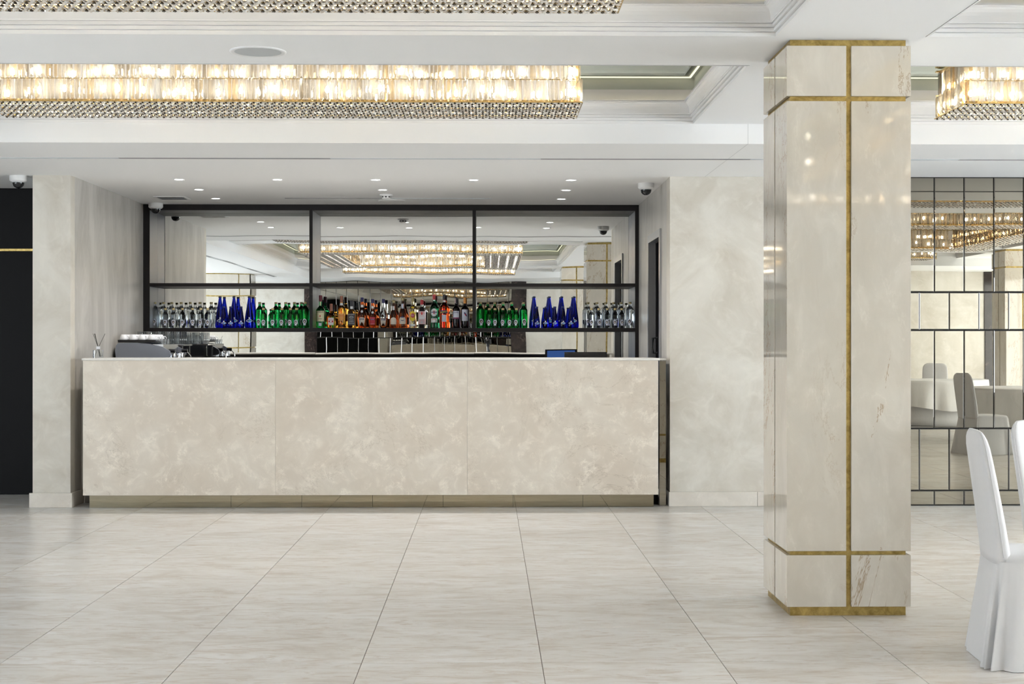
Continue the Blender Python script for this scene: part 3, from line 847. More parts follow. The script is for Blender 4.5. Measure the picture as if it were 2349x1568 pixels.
# ================================================================== BOTTLES
SH = 1.526
def patch(pts, Rf, off=0.0007, rz=0.0):
    """Flat outline (u, z) wrapped on the front (-y) of a bottle whose radius at height z is Rf(z)."""
    m = MB(); n = len(pts)
    cu = sum(p[0] for p in pts) / n; cz = sum(p[1] for p in pts) / n
    def W_(u, z):
        r = Rf(z) + off; a = u / r + rz
        return (r * sin(a), -r * cos(a), z)
    vs = []
    K = 4
    for k in range(K, 0, -1):
        f_ = k / K
        vs += [W_(cu + (u - cu) * f_, cz + (z - cz) * f_) for u, z in pts]
    vs.append(W_(cu, cz)); fs = []
    for k in range(K - 1):
        for i in range(n):
            i2 = (i + 1) % n
            fs.append((k * n + i, k * n + i2, (k + 1) * n + i2, (k + 1) * n + i))
    for i in range(n): fs.append(((K - 1) * n + i, (K - 1) * n + (i + 1) % n, K * n))
    return m.add(vs, fs)
def ell(cx, cz, a, b, n=24, t0=0, t1=2 * pi): return [(cx + a * cos(t0 + (t1 - t0) * i / n), cz + b * sin(t0 + (t1 - t0) * i / n)) for i in range(n)]
def rect(cx, cz, w, h, n=6):
    p = []
    for (x0, z0, x1, z1) in ((-1, -1, 1, -1), (1, -1, 1, 1), (1, 1, -1, 1), (-1, 1, -1, -1)):
        for k in range(n): p.append((cx + w / 2 * (x0 + (x1 - x0) * k / n), cz + h / 2 * (z0 + (z1 - z0) * k / n)))
    return p
def lens(cx, cz, w, h, n=12): return [(cx - w / 2 + w * i / n, cz - h / 2 * sin(pi * i / n)) for i in range(n)] + [(cx + w / 2 - w * i / n, cz + h / 2 * sin(pi * i / n)) for i in range(n)]
def rad_fn(prof):
    def f(z):
        for (r0, z0), (r1, z1) in zip(prof[:-1], prof[1:]):
            if z0 <= z <= z1 and z1 > z0: return r0 + (r1 - r0) * (z - z0) / (z1 - z0)
        return prof[-1][0]
    return f
def text(parent, s, size, mat, loc, sx=1.0):
    cu = bpy.data.curves.new('lettering', 'FONT'); cu.body = s; cu.size = size; cu.align_x = 'CENTER'; cu.align_y = 'CENTER'; cu.extrude = 0.0002
    cu.resolution_u = 2
    cu.materials.append(M[mat])
    tmp = bpy.data.objects.new('lettering', cu); C.objects.link(tmp)
    me = bpy.data.meshes.new_from_object(tmp); bpy.data.objects.remove(tmp); bpy.data.curves.remove(cu)
    if not me.materials: me.materials.append(M[mat])
    o = bpy.data.objects.new('lettering', me); C.objects.link(o); o.parent = parent; o.location = loc; o.rotation_euler = (R(90), 0, 0); o.scale = (sx, 1, 1)
    return o
def bottle(name, prof, gmat, cap, capmat, square=False, n=24):
    """prof: glass outline (r, z); cap: outline of the stopper."""
    o = empty(name)
    if square:
        rings = []
        for r, z in prof:
            e = 4.5 if r > 0.022 else 2.0
            rings.append([(r * abs(cos(t)) ** (2 / e) * (1 if cos(t) >= 0 else -1), square * r * abs(sin(t)) ** (2 / e) * (1 if sin(t) >= 0 else -1), z) for t in [2 * pi * i / n for i in range(n)]])
        g = MB().loft(rings).build('glass', gmat, o)
    else:
        g = MB().lathe(prof, n).build('glass', gmat, o)
    smooth_by_angle(g, 40)
    c_ = MB().lathe(cap, 16).build('cap', capmat, o); smooth_by_angle(c_, 40)
    return o
def P(h, w, body, shoulder, neck, nr, base=1.0):
    """Simple bottle outline: straight body to `body`, shoulder ends at `shoulder`, neck to `neck`."""
    r = w / 2
    p = [(r * .80 * base, 0), (r * .97 * base, .006), (r * base, .014), (r, body * .5), (r, body)]
    for k in range(1, 7):
        t = k / 6; p.append((nr + (r - nr) * (.5 + .5 * cos(pi * t)), body + (shoulder - body) * t))
    p += [(nr, neck), (nr * .98, neck + .002)]
    return p
def badge(o, Rf, cz, a, ring='paper_lilac'):
    """oval water label: pale ring, dark medallion, small pale figure, banner"""
    l = patch(ell(0, cz, a, a * 1.22), Rf).build('label', ring, o)
    patch(rect(0, cz - a * 1.45, a * 1.1, a * .62, 4), Rf, .0009).build('banner', ring, l)
    patch(ell(0, cz, a * .64, a * .80), Rf, .0011).build('medallion', 'emblem_dark', l)
    patch([(-a * .34, cz - a * .5), (a * .36, cz - a * .5), (a * .16, cz + a * .05), (0, cz + a * .5), (-a * .14, cz + a * .05)], Rf, .0016).build('figure', 'paper_beige', l)
def water(big, gmat):
    if big:
        pf = P(.255, .081, .182, .235, .250, .0135); o = bottle('water_bottle', pf, gmat, [(.0155, .247), (.0155, .263), (.0145, .268)], 'cap_gold'); badge(o, rad_fn(pf), .068, .0300 * .62 + .004)
    else:
        pf = P(.19, .062, .132, .172, .186, .0125); o = bottle('water_bottle', pf, gmat, [(.0150, .184), (.0150, .200), (.014, .204)], 'cap_gold'); badge(o, rad_fn(pf), .060, .0195)
    return o
def blue(big):
    h, w = (.320, .096) if big else (.212, .072)
    r = w / 2; nr = .0135
    p = [(r * .86, 0), (r * .97, h * .03), (r, h * .10), (r * .98, h * .22)]
    for k in range(1, 9):
        t = k / 8; p.append((nr + (r * .98 - nr) * (1 - t) ** 1.02 * (1 + .22 * t * (1 - t) * 2), h * .22 + h * .74 * t))
    p += [(nr, h * .985)]
    o = bottle('water_bottle', p, 'glass_blue', [(nr + .0022, h * .972), (nr + .0024, h + .006), (nr * .9, h + .009)], 'cap_blue')
    Rf = rad_fn(p); z = h * .235
    l = patch(lens(0, z, w * .80, h * .105), Rf).build('label', 'paper_lilac', o)
    patch(lens(0, z, w * .66, h * .075), Rf, .0010).build('label_field', 'ink_navy', l)
    patch(lens(w * .08, z - h * .008, w * .34, h * .045), Rf, .0013).build('emblem', 'ink_blue', l)
    patch(rect(0, z + h * .085, w * .14, h * .055, 3), Rf, .0009).build('mark', 'paper_lilac', l)
    return o
protos = {}
def place(kind, x, y, label, group, tilt=None):
    fn = {'bc': lambda: water(True, 'glass_clear'), 'sc': lambda: water(False, 'glass_clear'), 'bg': lambda: water(True, 'glass_green'), 'sg': lambda: water(False, 'glass_green'), 'bb': lambda: blue(True), 'sb': lambda: blue(False)}[kind]
    if kind not in protos: protos[kind] = fn(); o = protos[kind]
    else: o = copy_tree(protos[kind])
    o.location = (x, y, SH); o.rotation_euler = (0, 0, random.uniform(-.25, .25))
    tag(o, label, 'bottle', group)
def px2x(px, y):
    return (px - 1120) / 3390.0 * y * (1 + 0.0000047 * (px - 1120))
YB_, YS_ = 15.285, 15.155      # back and front rows on the shelf
def row(kind, xs, y, fmt, group):
    for k, px in enumerate(xs):
        place(kind, px2x(px, y), y, fmt % ORD[k], group)
GL = 'water bottles on the left bay of the shelf'; GR = 'water bottles on the right bay of the shelf'
row('bc', (355.7, 375.5, 394.5, 416, 437, 459, 485), YB_, '%s tall clear water bottle from the outer upright, left bay', GL)
row('sc', (379.5, 398, 418.5, 441.5, 461, 476.5), YS_, '%s small clear water bottle from the outer upright, left bay', GL)
row('bb', (505, 537, 572), YB_, '%s tall blue bottle from the clear ones, left bay', GL)
row('sb', (513.5, 529.5, 553), YS_, '%s small blue bottle from the clear ones, left bay', GL)
row('bg', (596, 633, 655.5, 675.5, 691.5), YB_, '%s tall green bottle from the blue ones, left bay', GL)
place('bg', px2x(700.5, 15.17), 15.17, 'tall green bottle standing forward beside the centre upright, left bay', GL)
row('sg', (605, 626, 647, 666.5, 680.5), YS_, '%s small green bottle from the blue ones, left bay', GL)
row('bg', (1119, 1135, 1154, 1174, 1201), YB_, '%s tall green bottle of the back row, right bay', GR)
place('bg', px2x(1102, 15.18), 15.18, 'tall green bottle standing forward beside the upright, right bay', GR)
row('sg', (1122.5, 1135.5, 1153.5, 1168.5, 1184.5), YS_, '%s small green bottle from the upright, right bay', GR)
row('bb', (1225, 1260, 1288.5, 1317), YB_, '%s tall blue bottle from the green ones, right bay', GR)
row('sb', (1231, 1252.5, 1272.5, 1291, 1309), YS_, '%s small blue bottle from the green ones, right bay', GR)
row('bc', (1348.5, 1369, 1389.5, 1407.5, 1424.5), YB_, '%s tall clear bottle from the blue ones, right bay', GR)
place('bc', px2x(1445, 15.20), 15.20, 'tall clear water bottle beside the outer upright, right bay', GR)
row('sc', (1356.5, 1373.5, 1393, 1411, 1426), YS_, '%s small clear bottle from the blue ones, right bay', GR)

# ---- spirits in the middle bay
def spirit(px, o, label, y=15.19):
    o.location = (px2x(px, y), y, SH); tag(o, label, 'bottle', 'spirit and wine bottles on the middle shelf'); return o
def lab(o, prof, pts, mat, off=.0007, name='label', parent=None): return patch(pts, rad_fn(prof), off).build(name, mat, parent or o)
# green whiskey, cream label
pf = P(.33, .094, .178, .235, .285, .015); o = bottle('whiskey_bottle', pf, 'glass_green', [(.0165, .272), (.0172, .330), (.016, .335)], 'cap_wine_red')
l = lab(o, pf, rect(0, .122, .088, .108), 'paper_cream'); lab(o, pf, rect(0, .255, .012, .05, 3), 'paper_cream', name='neck_label')
text(l, 'JAMESON', .0165, 'ink_black', (0, -.0490, .162)); lab(o, pf, ell(0, .122, .006, .010, 10), 'ink_red', .0012, 'crest', l); lab(o, pf, rect(0, .094, .040, .004, 3), 'ink_black', .0012, 'print_line', l)
lab(o, pf, rect(0, .036, .030, .030, 3), 'paper_lilac', .0009, 'lower_label')
spirit(735.5, o, 'green whiskey bottle with a large cream label by the upright')
# round amber whisky
pf = P(.245, .092, .105, .168, .215, .0145); o = bottle('whisky_bottle', pf, 'spirit_amber', [(.0165, .175), (.017, .240), (.015, .249)], 'cap_copper')
l = lab(o, pf, rect(0, .068, .060, .074), 'paper_white'); lab(o, pf, rect(0, .068, .050, .020), 'paper_red', .0010, 'print_band', l); lab(o, pf, rect(0, .068, .018, .012, 3), 'paper_white', .0013, 'crest', l); lab(o, pf, rect(0, .088, .044, .004, 3), 'ink_red', .0010, 'print_line', l)
spirit(760, o, 'short round amber whisky bottle with a white and red label')
# tall amber, orange label
pf = [(.040, 0), (.041, .008), (.0345, .030), (.0345, .06), (.037, .15), (.036, .19)] + P(.32, .072, .19, .258, .300, .014)[5:]
o = bottle('whisky_bottle', pf, 'spirit_amber', [(.0155, .262), (.0165, .322), (.015, .329)], 'cap_copper')
l = lab(o, pf, rect(0, .112, .072, .074), 'paper_orange'); lab(o, pf, rect(0, .245, .044, .026, 4), 'paper_white', name='neck_label'); lab(o, pf, rect(0, .125, .050, .004, 3), 'ink_red', .0010, 'print_line', l)
spirit(783.5, o, 'tall amber whisky bottle with an orange label')
# square black label
pf = [(.037, 0), (.0415, .006), (.0415, .160), (.039, .172), (.028, .186), (.018, .196), (.0165, .215), (.0165, .232)]
o = bottle('whiskey_bottle', pf, 'spirit_amber', [(.0175, .222), (.0180, .275), (.0165, .281)], 'cap_dark', square=.92, n=32)
m = MB().box(-.0375, .0375, -.0395, -.0388, .028, .150); l = m.build('label', 'paper_black', o)
text(l, "JACK DANIEL'S", .0105, 'paper_white', (0, -.0400, .138)); MB().poly([(a, b_) for a, b_ in ell(0, .110, .020, .012)], -.0402, -.0396, 'y').build('medallion', 'paper_white', l)
MB().poly(ell(0, .110, .0175, .0098), -.0405, -.0400, 'y').build('medallion_field', 'paper_black', l); text(l, 'No.7', .010, 'paper_white', (0, -.0408, .110))
text(l, 'TENNESSEE', .0085, 'paper_white', (0, -.0400, .082)); text(l, 'WHISKEY', .0115, 'paper_white', (0, -.0400, .066)); MB().box(-.030, .030, -.0400, -.0396, .048, .051).build('print_line', 'paper_white', l)
MB().lathe([(.0185, .190), (.0172, .222)], 24).build('neck_label', 'paper_white', o)
spirit(806.8, o, 'square whiskey bottle with a black label')
# cognacs
def cognac(w, h, gm, nm):
    r = w / 2
    p = [(r * .62, 0), (r * .74, .008), (r * .86, h * .12), (r, h * .34), (r * .98, h * .40), (r * .80, h * .50), (r * .52, h * .60), (.0175, h * .70), (.0150, h * .80), (.0145, h * .90)]
    return p, bottle('cognac_bottle', p, gm, [(.0155, h * .86), (.0165, h * .99), (.015, h)], nm)
pf, o = cognac(.106, .313, 'spirit_cognac', 'cap_navy'); l = lab(o, pf, [(-.026, .024), (.026, .024), (.034, .098), (.018, .106), (0, .110), (-.018, .106), (-.034, .098)], 'paper_beige')
lab(o, pf, rect(0, .092, .050, .011), 'ink_navy', .0010, 'name_band', l); text(l, 'MARTELL', .0085, 'paper_beige', (0, -.0545, .092)); lab(o, pf, ell(0, .170, .013, .013, 16), 'silver_foil', name='seal'); lab(o, pf, rect(0, .225, .030, .026, 3), 'silver_foil', name='neck_label')
spirit(830.8, o, 'widest teardrop cognac bottle with a beige label')
pf, o = cognac(.086, .297, 'spirit_cognac', 'cap_navy'); l = lab(o, pf, rect(0, .072, .056, .078), 'paper_red'); lab(o, pf, rect(0, .088, .052, .010), 'ink_navy', .0010, 'name_band', l); text(l, 'MARTELL', .0085, 'paper_beige', (0, -.0450, .088)); lab(o, pf, rect(0, .042, .050, .0022, 3), 'paper_beige', .0010, 'print_line', l)
lab(o, pf, ell(0, .160, .012, .012, 16), 'silver_foil', name='seal'); lab(o, pf, rect(0, .213, .028, .024, 3), 'silver_foil', name='neck_label')
spirit(855, o, 'teardrop cognac bottle with a dark red label')
pf, o = cognac(.093, .298, 'glass_clear', 'cap_navy'); l = lab(o, pf, [(-.024, .022), (.024, .022), (.031, .096), (0, .101), (-.031, .096)], 'paper_beige')
MB().lathe([(.0285, .001), (.034, .009), (.0385, .036), (.0448, .098), (.044, .102)], 24).build('liquor', 'spirit_cognac', o, True)
lab(o, pf, rect(0, .084, .046, .011), 'ink_navy', .0010, 'name_band', l); text(l, 'MARTELL', .0085, 'paper_beige', (0, -.0475, .084)); lab(o, pf, ell(0, .148, .013, .013, 16), 'grey_grille', name='seal')
spirit(879.6, o, 'half empty teardrop cognac bottle with clear glass above')
# brandies
def brandy(w, h, fill):
    r = w / 2
    p = [(r * .86, 0), (r * .97, .006), (r, .014), (r, h * .33), (r * .92, h * .45), (r * .66, h * .58), (r * .40, h * .67), (.0155, h * .74), (.0150, h * .90)]
    o = bottle('brandy_bottle', p, 'spirit_cognac' if fill else 'spirit_cognac', [(.0150, h * .78), (.0150, h * .95), (.021, h * .955), (.021, h * .985), (.012, h)], 'cap_gold')
    l = lab(o, p, ell(0, h * .255, w * .40, h * .125), 'paper_beige'); lab(o, p, rect(0, h * .20, w * .78, h * .13), 'paper_beige', .0009, 'label_foot', l)
    return p, o, l
pf, o, l = brandy(.088, .287, True); lab(o, pf, rect(0, .205, .024, .040, 3), 'silver_foil', name='neck_label'); spirit(903, o, 'squat dark brandy bottle with a round gold topped label')
pf, o, l = brandy(.090, .311, True); lab(o, pf, rect(0, .078, .030, .006, 3), 'ink_navy', .0016, 'print_line', l); lab(o, pf, lens(0, .112, .05, .012), 'ink_navy', .0016, 'ribbon', l); lab(o, pf, rect(0, .225, .026, .05, 3), 'paper_lilac', name='neck_label'); spirit(923.8, o, 'taller dark brandy bottle with a blue ribbon on its label')
# rum
pf = P(.305, .073, .190, .245, .292, .0145); o = bottle('rum_bottle', pf, 'spirit_pale', [(.016, .270), (.0165, .308), (.015, .315)], 'cap_gold')
l = lab(o, pf, ell(0, .122, .034, .052, 28), 'paper_yellow'); lab(o, pf, rect(0, .122, .068, .075), 'paper_yellow', .0004, 'label_body', l); lab(o, pf, ell(0, .128, .021, .023, 24), 'paper_red', .0012, 'roundel', l)
text(l, 'HAVANA\nCLUB', .0105, 'paper_white', (0, -.0388, .128)); lab(o, pf, rect(0, .212, .034, .014, 4), 'paper_yellow', name='shoulder_label'); lab(o, pf, rect(0, .030, .060, .022), 'silver_foil', name='foot_label')
spirit(947, o, 'pale rum bottle with a yellow label and red roundel')
# gin
pf = [(.036, 0), (.0385, .005), (.0385, .178), (.036, .192), (.026, .206), (.0165, .220), (.0155, .252)]
o = bottle('gin_bottle', pf, 'glass_clear', [(.0170, .240), (.0172, .284), (.016, .289)], 'cap_red', square=.85, n=32)
l = MB().box(-.035, .035, -.0338, -.0331, .040, .172).build('label', 'paper_pink', o); MB().box(-.028, .028, -.0345, -.0338, .090, .140).build('label_field', 'paper_white', l)
text(l, 'BEEFEATER', .0095, 'ink_red', (0, -.0350, .124)); MB().poly([(-.008, .136), (.008, .136), (.006, .160), (0, .168), (-.006, .160)], -.0350, -.0340, 'y').build('guard_figure', 'ink_red', l); MB().poly([(-.016, .046), (.016, .046), (0, .080)], -.0346, -.0338, 'y').build('tower_mark', 'grey_grille', l)
spirit(968, o, 'clear square gin bottle with a red cap and pink label')
# vermouth
pf = [(.044, 0), (.0455, .008), (.040, .05), (.041, .10), (.0455, .18), (.045, .20)] + P(.34, .090, .20, .275, .310, .0150)[5:]
o = bottle('vermouth_bottle', pf, 'glass_dark_green', [(.0165, .290), (.0172, .336), (.016, .343)], 'cap_red'); Rf = rad_fn(pf)
l = patch(ell(0, .160, .036, .040, 32), Rf).build('label', 'paper_white', o); patch(ell(0, .162, .012, .016, 20), Rf, .0010).build('red_ball', 'ink_red', l); patch(rect(0, .162, .062, .013), Rf, .0014).build('name_band', 'ink_navy', l)
text(l, 'MARTINI', .0125, 'paper_white', (0, -.0490, .162)); l2 = patch(rect(0, .078, .068, .042), Rf).build('foot_label', 'paper_white', o); patch(rect(0, .088, .044, .004, 3), Rf, .0012).build('print_line', 'ink_red', l2); patch(rect(0, .292, .018, .028, 3), Rf).build('neck_label', 'silver_foil', o)
spirit(996, o, 'dark green vermouth bottle with a round white label')
# aperitivo
pf = [(.042, 0), (.049, .008), (.048, .06), (.045, .12), (.050, .19), (.048, .21)] + P(.34, .096, .21, .270, .318, .0150)[5:]
o = bottle('aperitif_bottle', pf, 'spirit_red', [(.0165, .288), (.0172, .335), (.016, .343)], 'cap_dark'); Rf = rad_fn(pf)
l = patch(rect(0, .100, .048, .070), Rf).build('label', 'paper_lilac', o); t_ = text(l, 'APEROL', .0225, 'paper_yellow', (0, -.0510, .165)); t_.rotation_euler = (R(90), R(-10), 0); patch(rect(0, .166, .082, .030), Rf, .0006).build('name_band', 'ink_navy', l); patch(rect(0, .275, .036, .020, 4), Rf).build('neck_label', 'silver_foil', o)
spirit(1019, o, 'bright red orange aperitif bottle')
# wines
for k, (px, capm, lb) in enumerate(((1046.5, 'cap_dark', 'dark wine bottle with a short white label over a purple band'), (1066.5, 'cap_orange', 'dark wine bottle with an orange neck and tall white label'))):
    pf = P(.315, .076 + .006 * k, .192, .240, .305, .0142); o = bottle('wine_bottle', pf, 'wine_dark', [(.0152, .252), (.0155, .310), (.0148, .315)], capm); Rf = rad_fn(pf)
    if k == 0:
        l = patch(rect(0, .142, .068, .066), Rf).build('label', 'paper_lilac', o); patch(rect(0, .102, .066, .014), Rf, .0008).build('purple_band', 'wine_purple', l); patch(rect(0, .158, .050, .004, 3), Rf, .0012).build('print_line', 'ink_navy', l); patch(rect(-.012, .28, .012, .05, 3), Rf, .0018).build('neck_tag', 'paper_pink', o)
    else:
        l = patch(rect(0, .132, .070, .116), Rf).build('label', 'paper_lilac', o); patch([(-.008, .165), (.004, .158), (.020, .134), (.024, .116), (.012, .122), (.000, .134), (-.008, .150)], Rf, .0012).build('bird_print', 'ink_navy', l); patch([(-.003, .150), (.008, .140), (.014, .126), (.004, .128)], Rf, .0016).build('bird_breast', 'ink_red', l)
    spirit(px, o, lb)

# ================================================================== COFFEE CORNER
def sidep(pts, x0, x1): return None
cm = empty('coffee_machine', (-3.2, 14.1, .96)); tag(cm, 'grey espresso machine at the left end behind the bar', 'coffee machine')
Y0, Y1 = 13.80, 14.52
def shell(pts, y0, y1): return MB().poly(pts, y0, y1, 'y')
side = [(-3.462, 1.225), (-3.470, 1.30), (-3.462, 1.350), (-3.440, 1.375), (-3.30, 1.378), (-3.15, 1.366), (-3.03, 1.338), (-2.965, 1.300), (-2.955, 1.262), (-2.97, 1.245), (-3.05, 1.232)]
for (a, b_) in ((Y0, Y0 + .03), (Y1 - .03, Y1)):
    rel(cm, shell(side, a, b_), 'side_panel', 'machine_grey')
rel(cm, MB().box(-3.455, -3.03, Y0 + .03, Y1 - .03, 1.20, 1.362), 'body', 'steel')
rel(cm, MB().bbox(-3.45, -3.10, Y0 + .02, Y1 - .02, 1.3785, 1.392, .003).box(-3.45, -3.10, Y0 + .02, Y0 + .03, 1.392, 1.404), 'cup_tray', 'black')
rel(cm, MB().bbox(-3.455, -2.93, Y0 + .02, Y1 - .02, .985, 1.06, .006), 'drip_base', 'black')
rel(cm, MB().box(-3.455, -3.20, Y0 + .02, Y1 - .02, 1.06, 1.20), 'back_body', 'steel')
rel(cm, MB().box(-3.455, -3.13, Y0 + .004, Y0 + .02, 1.06, 1.228), 'lower_side', 'steel')
for y in (Y0 + .03, Y1 - .03):
    for x in (-3.42, -2.97):
        rel(cm, MB().lathe([(.018, 0), (.022, .026)], 12, x, y, .960), 'foot', 'black')
for k, y in enumerate((13.98, 14.34)):
    g = rel(cm, MB().lathe([(.030, 1.215), (.036, 1.225), (.036, 1.275), (.030, 1.285)], 20, -2.965, y), 'group_head', 'chrome')
    g2 = MB().lathe([(.034, 1.195), (.036, 1.222), (.030, 1.224)], 20, -2.955, y).tube([(-2.93, y, 1.212), (-2.87, y, 1.206), (-2.80, y, 1.196)], [.010, .015, .017], 10)
    rel(cm, g2, 'portafilter', 'black_gloss')
for k, y in enumerate((13.88, 14.45)):
    rel(cm, MB().tube([(-2.97, y, 1.275), (-2.93, y, 1.285), (-2.90, y, 1.25), (-2.885, y, 1.13), (-2.87, y, 1.05)], .006, 8), 'steam_wand', 'chrome')
    rel(cm, MB().tube([(-2.985, y, 1.30), (-2.93, y, 1.30)], .016, 10), 'steam_knob', 'black_gloss')

def cup_mesh(r, h):
    return MB().lathe([(r * .55, 0), (r * .62, .004), (r * .9, h * .5), (r, h), (r * .95, h), (r * .84, h * .5), (r * .5, .008)], 16)
cup_me = cup_mesh(.040, .060); cup_handle = MB().tube([(.036, 0, .048), (.054, 0, .046), (.058, 0, .032), (.050, 0, .018), (.033, 0, .016)], .004, 6)
cup0 = None; n_ = 0
for j, y in enumerate((13.86, 13.95, 14.04, 14.13, 14.22)):
    for i, x in enumerate((-3.405, -3.318, -3.231, -3.144)):
        if cup0 is None:
            o = empty('coffee_cup'); b_ = cup_me.build('bowl', 'porcelain', o, True); cup_handle.build('handle', 'porcelain', o, True); cup0 = o
        else: o = copy_tree(cup0)
        o.location = (x, y, 1.392 + .062); o.rotation_euler = (pi, 0, random.uniform(-1, 1))
        tag(o, 'white coffee cup on the espresso machine, %s from the wall, %s row' % (ORD[i], ORD[j]), 'cup', 'white cups on the espresso machine'); n_ += 1
# tumblers on a raised tray behind the machine
tr = empty('glass_rack', (-3.2, 14.78, .96)); tag(tr, 'raised metal rack with rows of drinking glasses in the niche corner', 'rack')
rel(tr, MB().bbox(-3.478, -2.99, 14.60, 14.98, 1.345, 1.360, .003), 'tray', 'steel')
for x in (-3.46, -3.02):
    for y in (14.62, 14.96): rel(tr, MB().box(x - .01, x + .01, y - .01, y + .01, .960, 1.345), 'leg', 'steel')
gl0 = None; n_ = 0
for j, y in enumerate((14.655, 14.745, 14.835, 14.925)):
    for i, x in enumerate((-3.43, -3.34, -3.25, -3.16, -3.07)):
        if gl0 is None:
            o = empty('drinking_glass'); MB().lathe([(.026, 0), (.029, .004), (.036, .125), (.0335, .125), (.027, .012), (.001, .010)], 18, caps=False).build('bowl', 'glass_thin', o, True)
            MB().lathe([(.0362, .123), (.0366, .126), (.0335, .126), (.0333, .123)], 18, caps=False).build('rim', 'glass_thin', o, True); gl0 = o
        else: o = copy_tree(gl0)
        o.location = (x, y, 1.360)
        tag(o, 'clear drinking glass on the metal rack, %s from the wall in the %s row' % (ORD[i], ORD[j]), 'glass', 'drinking glasses on the rack')
# small shot glasses beside the cups
sg0 = None
for j, y in enumerate((13.90, 14.02, 14.14)):
    for i, x in enumerate((-3.055,)):
        if sg0 is None:
            o = empty('shot_glass'); MB().lathe([(.018, 0), (.020, .003), (.025, .062), (.0225, .062), (.017, .012), (.001, .010)], 14, caps=False).build('bowl', 'glass_thin', o, True); sg0 = o
        else: o = copy_tree(sg0)
        o.location = (x, y, 1.350)
        tag(o, '%s small shot glass on the front ledge of the espresso machine' % ORD[j], 'glass', 'shot glasses on the espresso machine')

# reed diffuser on the worktop
rd = empty('reed_diffuser', (-3.315, 12.62, 1.2505)); tag(rd, 'glass reed diffuser with black sticks on the end of the bar', 'reed diffuser')
MB().bbox(-.038, .038, -.030, .030, 0, .066, .004).build('bottle', 'glass_clear', rd)
MB().lathe([(.012, .064), (.012, .072)], 14).build('neck', 'glass_clear', rd)
MB().bbox(-.014, .014, -.014, .014, .072, .096, .002).build('collar', 'silver_foil', rd)
for (a, b_) in ((-.042, -.01), (-.036, .012), (-.030, .004), (.056, .006)):
    MB().tube([(-a * .5, -b_, .010), (0, 0, .085), (a, b_, .205)], .0019, 6).build('reed', 'reed', rd)

# till screen standing behind the bar
po = empty('till_screen', (.87, 13.2, .93)); tag(po, 'black till screen with its back to the room behind the bar', 'till')
tl = MB().box(-.19, .19, -.022, 0.0, .16, .365); o = tl.build('housing', 'screen_bezel', po); o.location = (0, .0, 0)
MB().box(-.165, .165, 0.0005, .0025, .175, .350).build('screen', 'screen_blue', po)
MB().box(-.035, .035, -.05, -.022, .02, .22).build('stand', 'black', po); MB().bbox(-.12, .12, -.12, .06, 0, .02, .004).build('foot', 'black', po)
rc = empty('receipt_printer', (1.17, 13.2, .93)); tag(rc, 'small grey receipt printer beside the till screen', 'printer')
MB().bbox(-.075, .075, -.09, .09, 0, .14, .01).build('body', 'black', rc); MB().box(-.05, .05, -.02, -.01, .1405, .148).build('paper', 'paper_white', rc)
ub = empty('under_counter', (.2, 13.2, 0)); tag(ub, 'dark work counter behind the bar front carrying the till', 'counter')
rel(ub, MB().box(-1.4, 1.40, 12.87, 13.40, 0, .90), 'carcass', 'joinery_dark'); rel(ub, MB().bbox(-1.42, 1.42, 12.865, 13.42, .90, .93, .003), 'worktop', 'steel')

# ================================================================== CHAIRS AND TABLES
def chair():
    o = empty('banquet_chair')
    def rr(hx, hy, e=5.0, n=48):
        out = []
        for i in range(n):
            t = 2 * pi * i / n; c_, s_ = cos(t), sin(t)
            out.append((hx * abs(c_) ** (2 / e) * (1 if c_ >= 0 else -1), hy * abs(s_) ** (2 / e) * (1 if s_ >= 0 else -1)))
        return out
    # back: leaning slab in a tight cover, arched top
    rings = []
    zs = [.44, .47, .52, .60, .70, .80, .88, .93, .965, .985, .998, 1.003]
    for z in zs:
        t = (z - .44) / .563
        cx_ = -.198 - .088 * t ** 1.15
        th = .046 - .018 * t; hw = .205 + .012 * sin(pi * t) - .004 * t
        if z > .9:
            q = (z - .9) / .103; hw *= math.sqrt(max(0.02, 1 - (q * .86) ** 3)); th *= math.sqrt(max(.03, 1 - (q * .97) ** 3))
        rings.append([(cx_ + a, b_, z) for a, b_ in rr(th, hw, 3.2)])
    b = MB().loft(rings).build('back_cover', 'cover_white', o, True)
    # piping seams down the two edges of the back
    for s_ in (-1, 1):
        pts = []
        for z in zs[1:-1]:
            t = (z - .44) / .563; hw = .205 + .012 * sin(pi * t) - .004 * t
            if z > .9: hw *= math.sqrt(max(0.02, 1 - ((z - .9) / .103 * .86) ** 3))
            pts.append((-.198 - .088 * t ** 1.15, s_ * (hw + .001), z))
        MB().tube(pts, .0022, 6).build('seam', 'cover_white', b, True)
    # seat
    rings = []
    for z, k in ((.40, .99), (.44, 1.0), (.462, .995), (.474, .965), (.480, .88), (.482, .6), (.483, .2)):
        rings.append([(.005 + a * k, b_ * k, z) for a, b_ in rr(.232, .222, 6)])
    MB().loft(rings).build('seat_cover', 'cover_white', o, True)
    # skirt with folds, opened pleats at the rear corners
    n = 144; rings = []
    base_ = rr(.236, .226, 7, n)
    for z in (.452, .40, .33, .25, .17, .09, .03, .002):
        f_ = (.452 - z) / .45
        ring = []
        for i, (a, b_) in enumerate(base_):
            t = 2 * pi * i / n; l_ = math.hypot(a, b_)
            fold = .010 * sin(11 * t + 1.3) + .007 * sin(17 * t) + .005 * sin(29 * t + .4)
            pl = 0
            for ct in (R(137), R(223)):
                d = (t - ct + pi) % (2 * pi) - pi
                pl += -.050 * math.exp(-(d / .085) ** 2) + .026 * math.exp(-((abs(d) - .20) / .08) ** 2)
            k = 1 + (.028 * f_ + f_ ** 1.1 * (fold + pl)) / l_ * 1.0 + .035 * f_ / l_
            ring.append((a * k, b_ * k, z))
        rings.append(ring)
    MB().loft(rings, True, False).build('skirt', 'cover_white', o, True)
    return o
ch0 = chair(); first = [True]
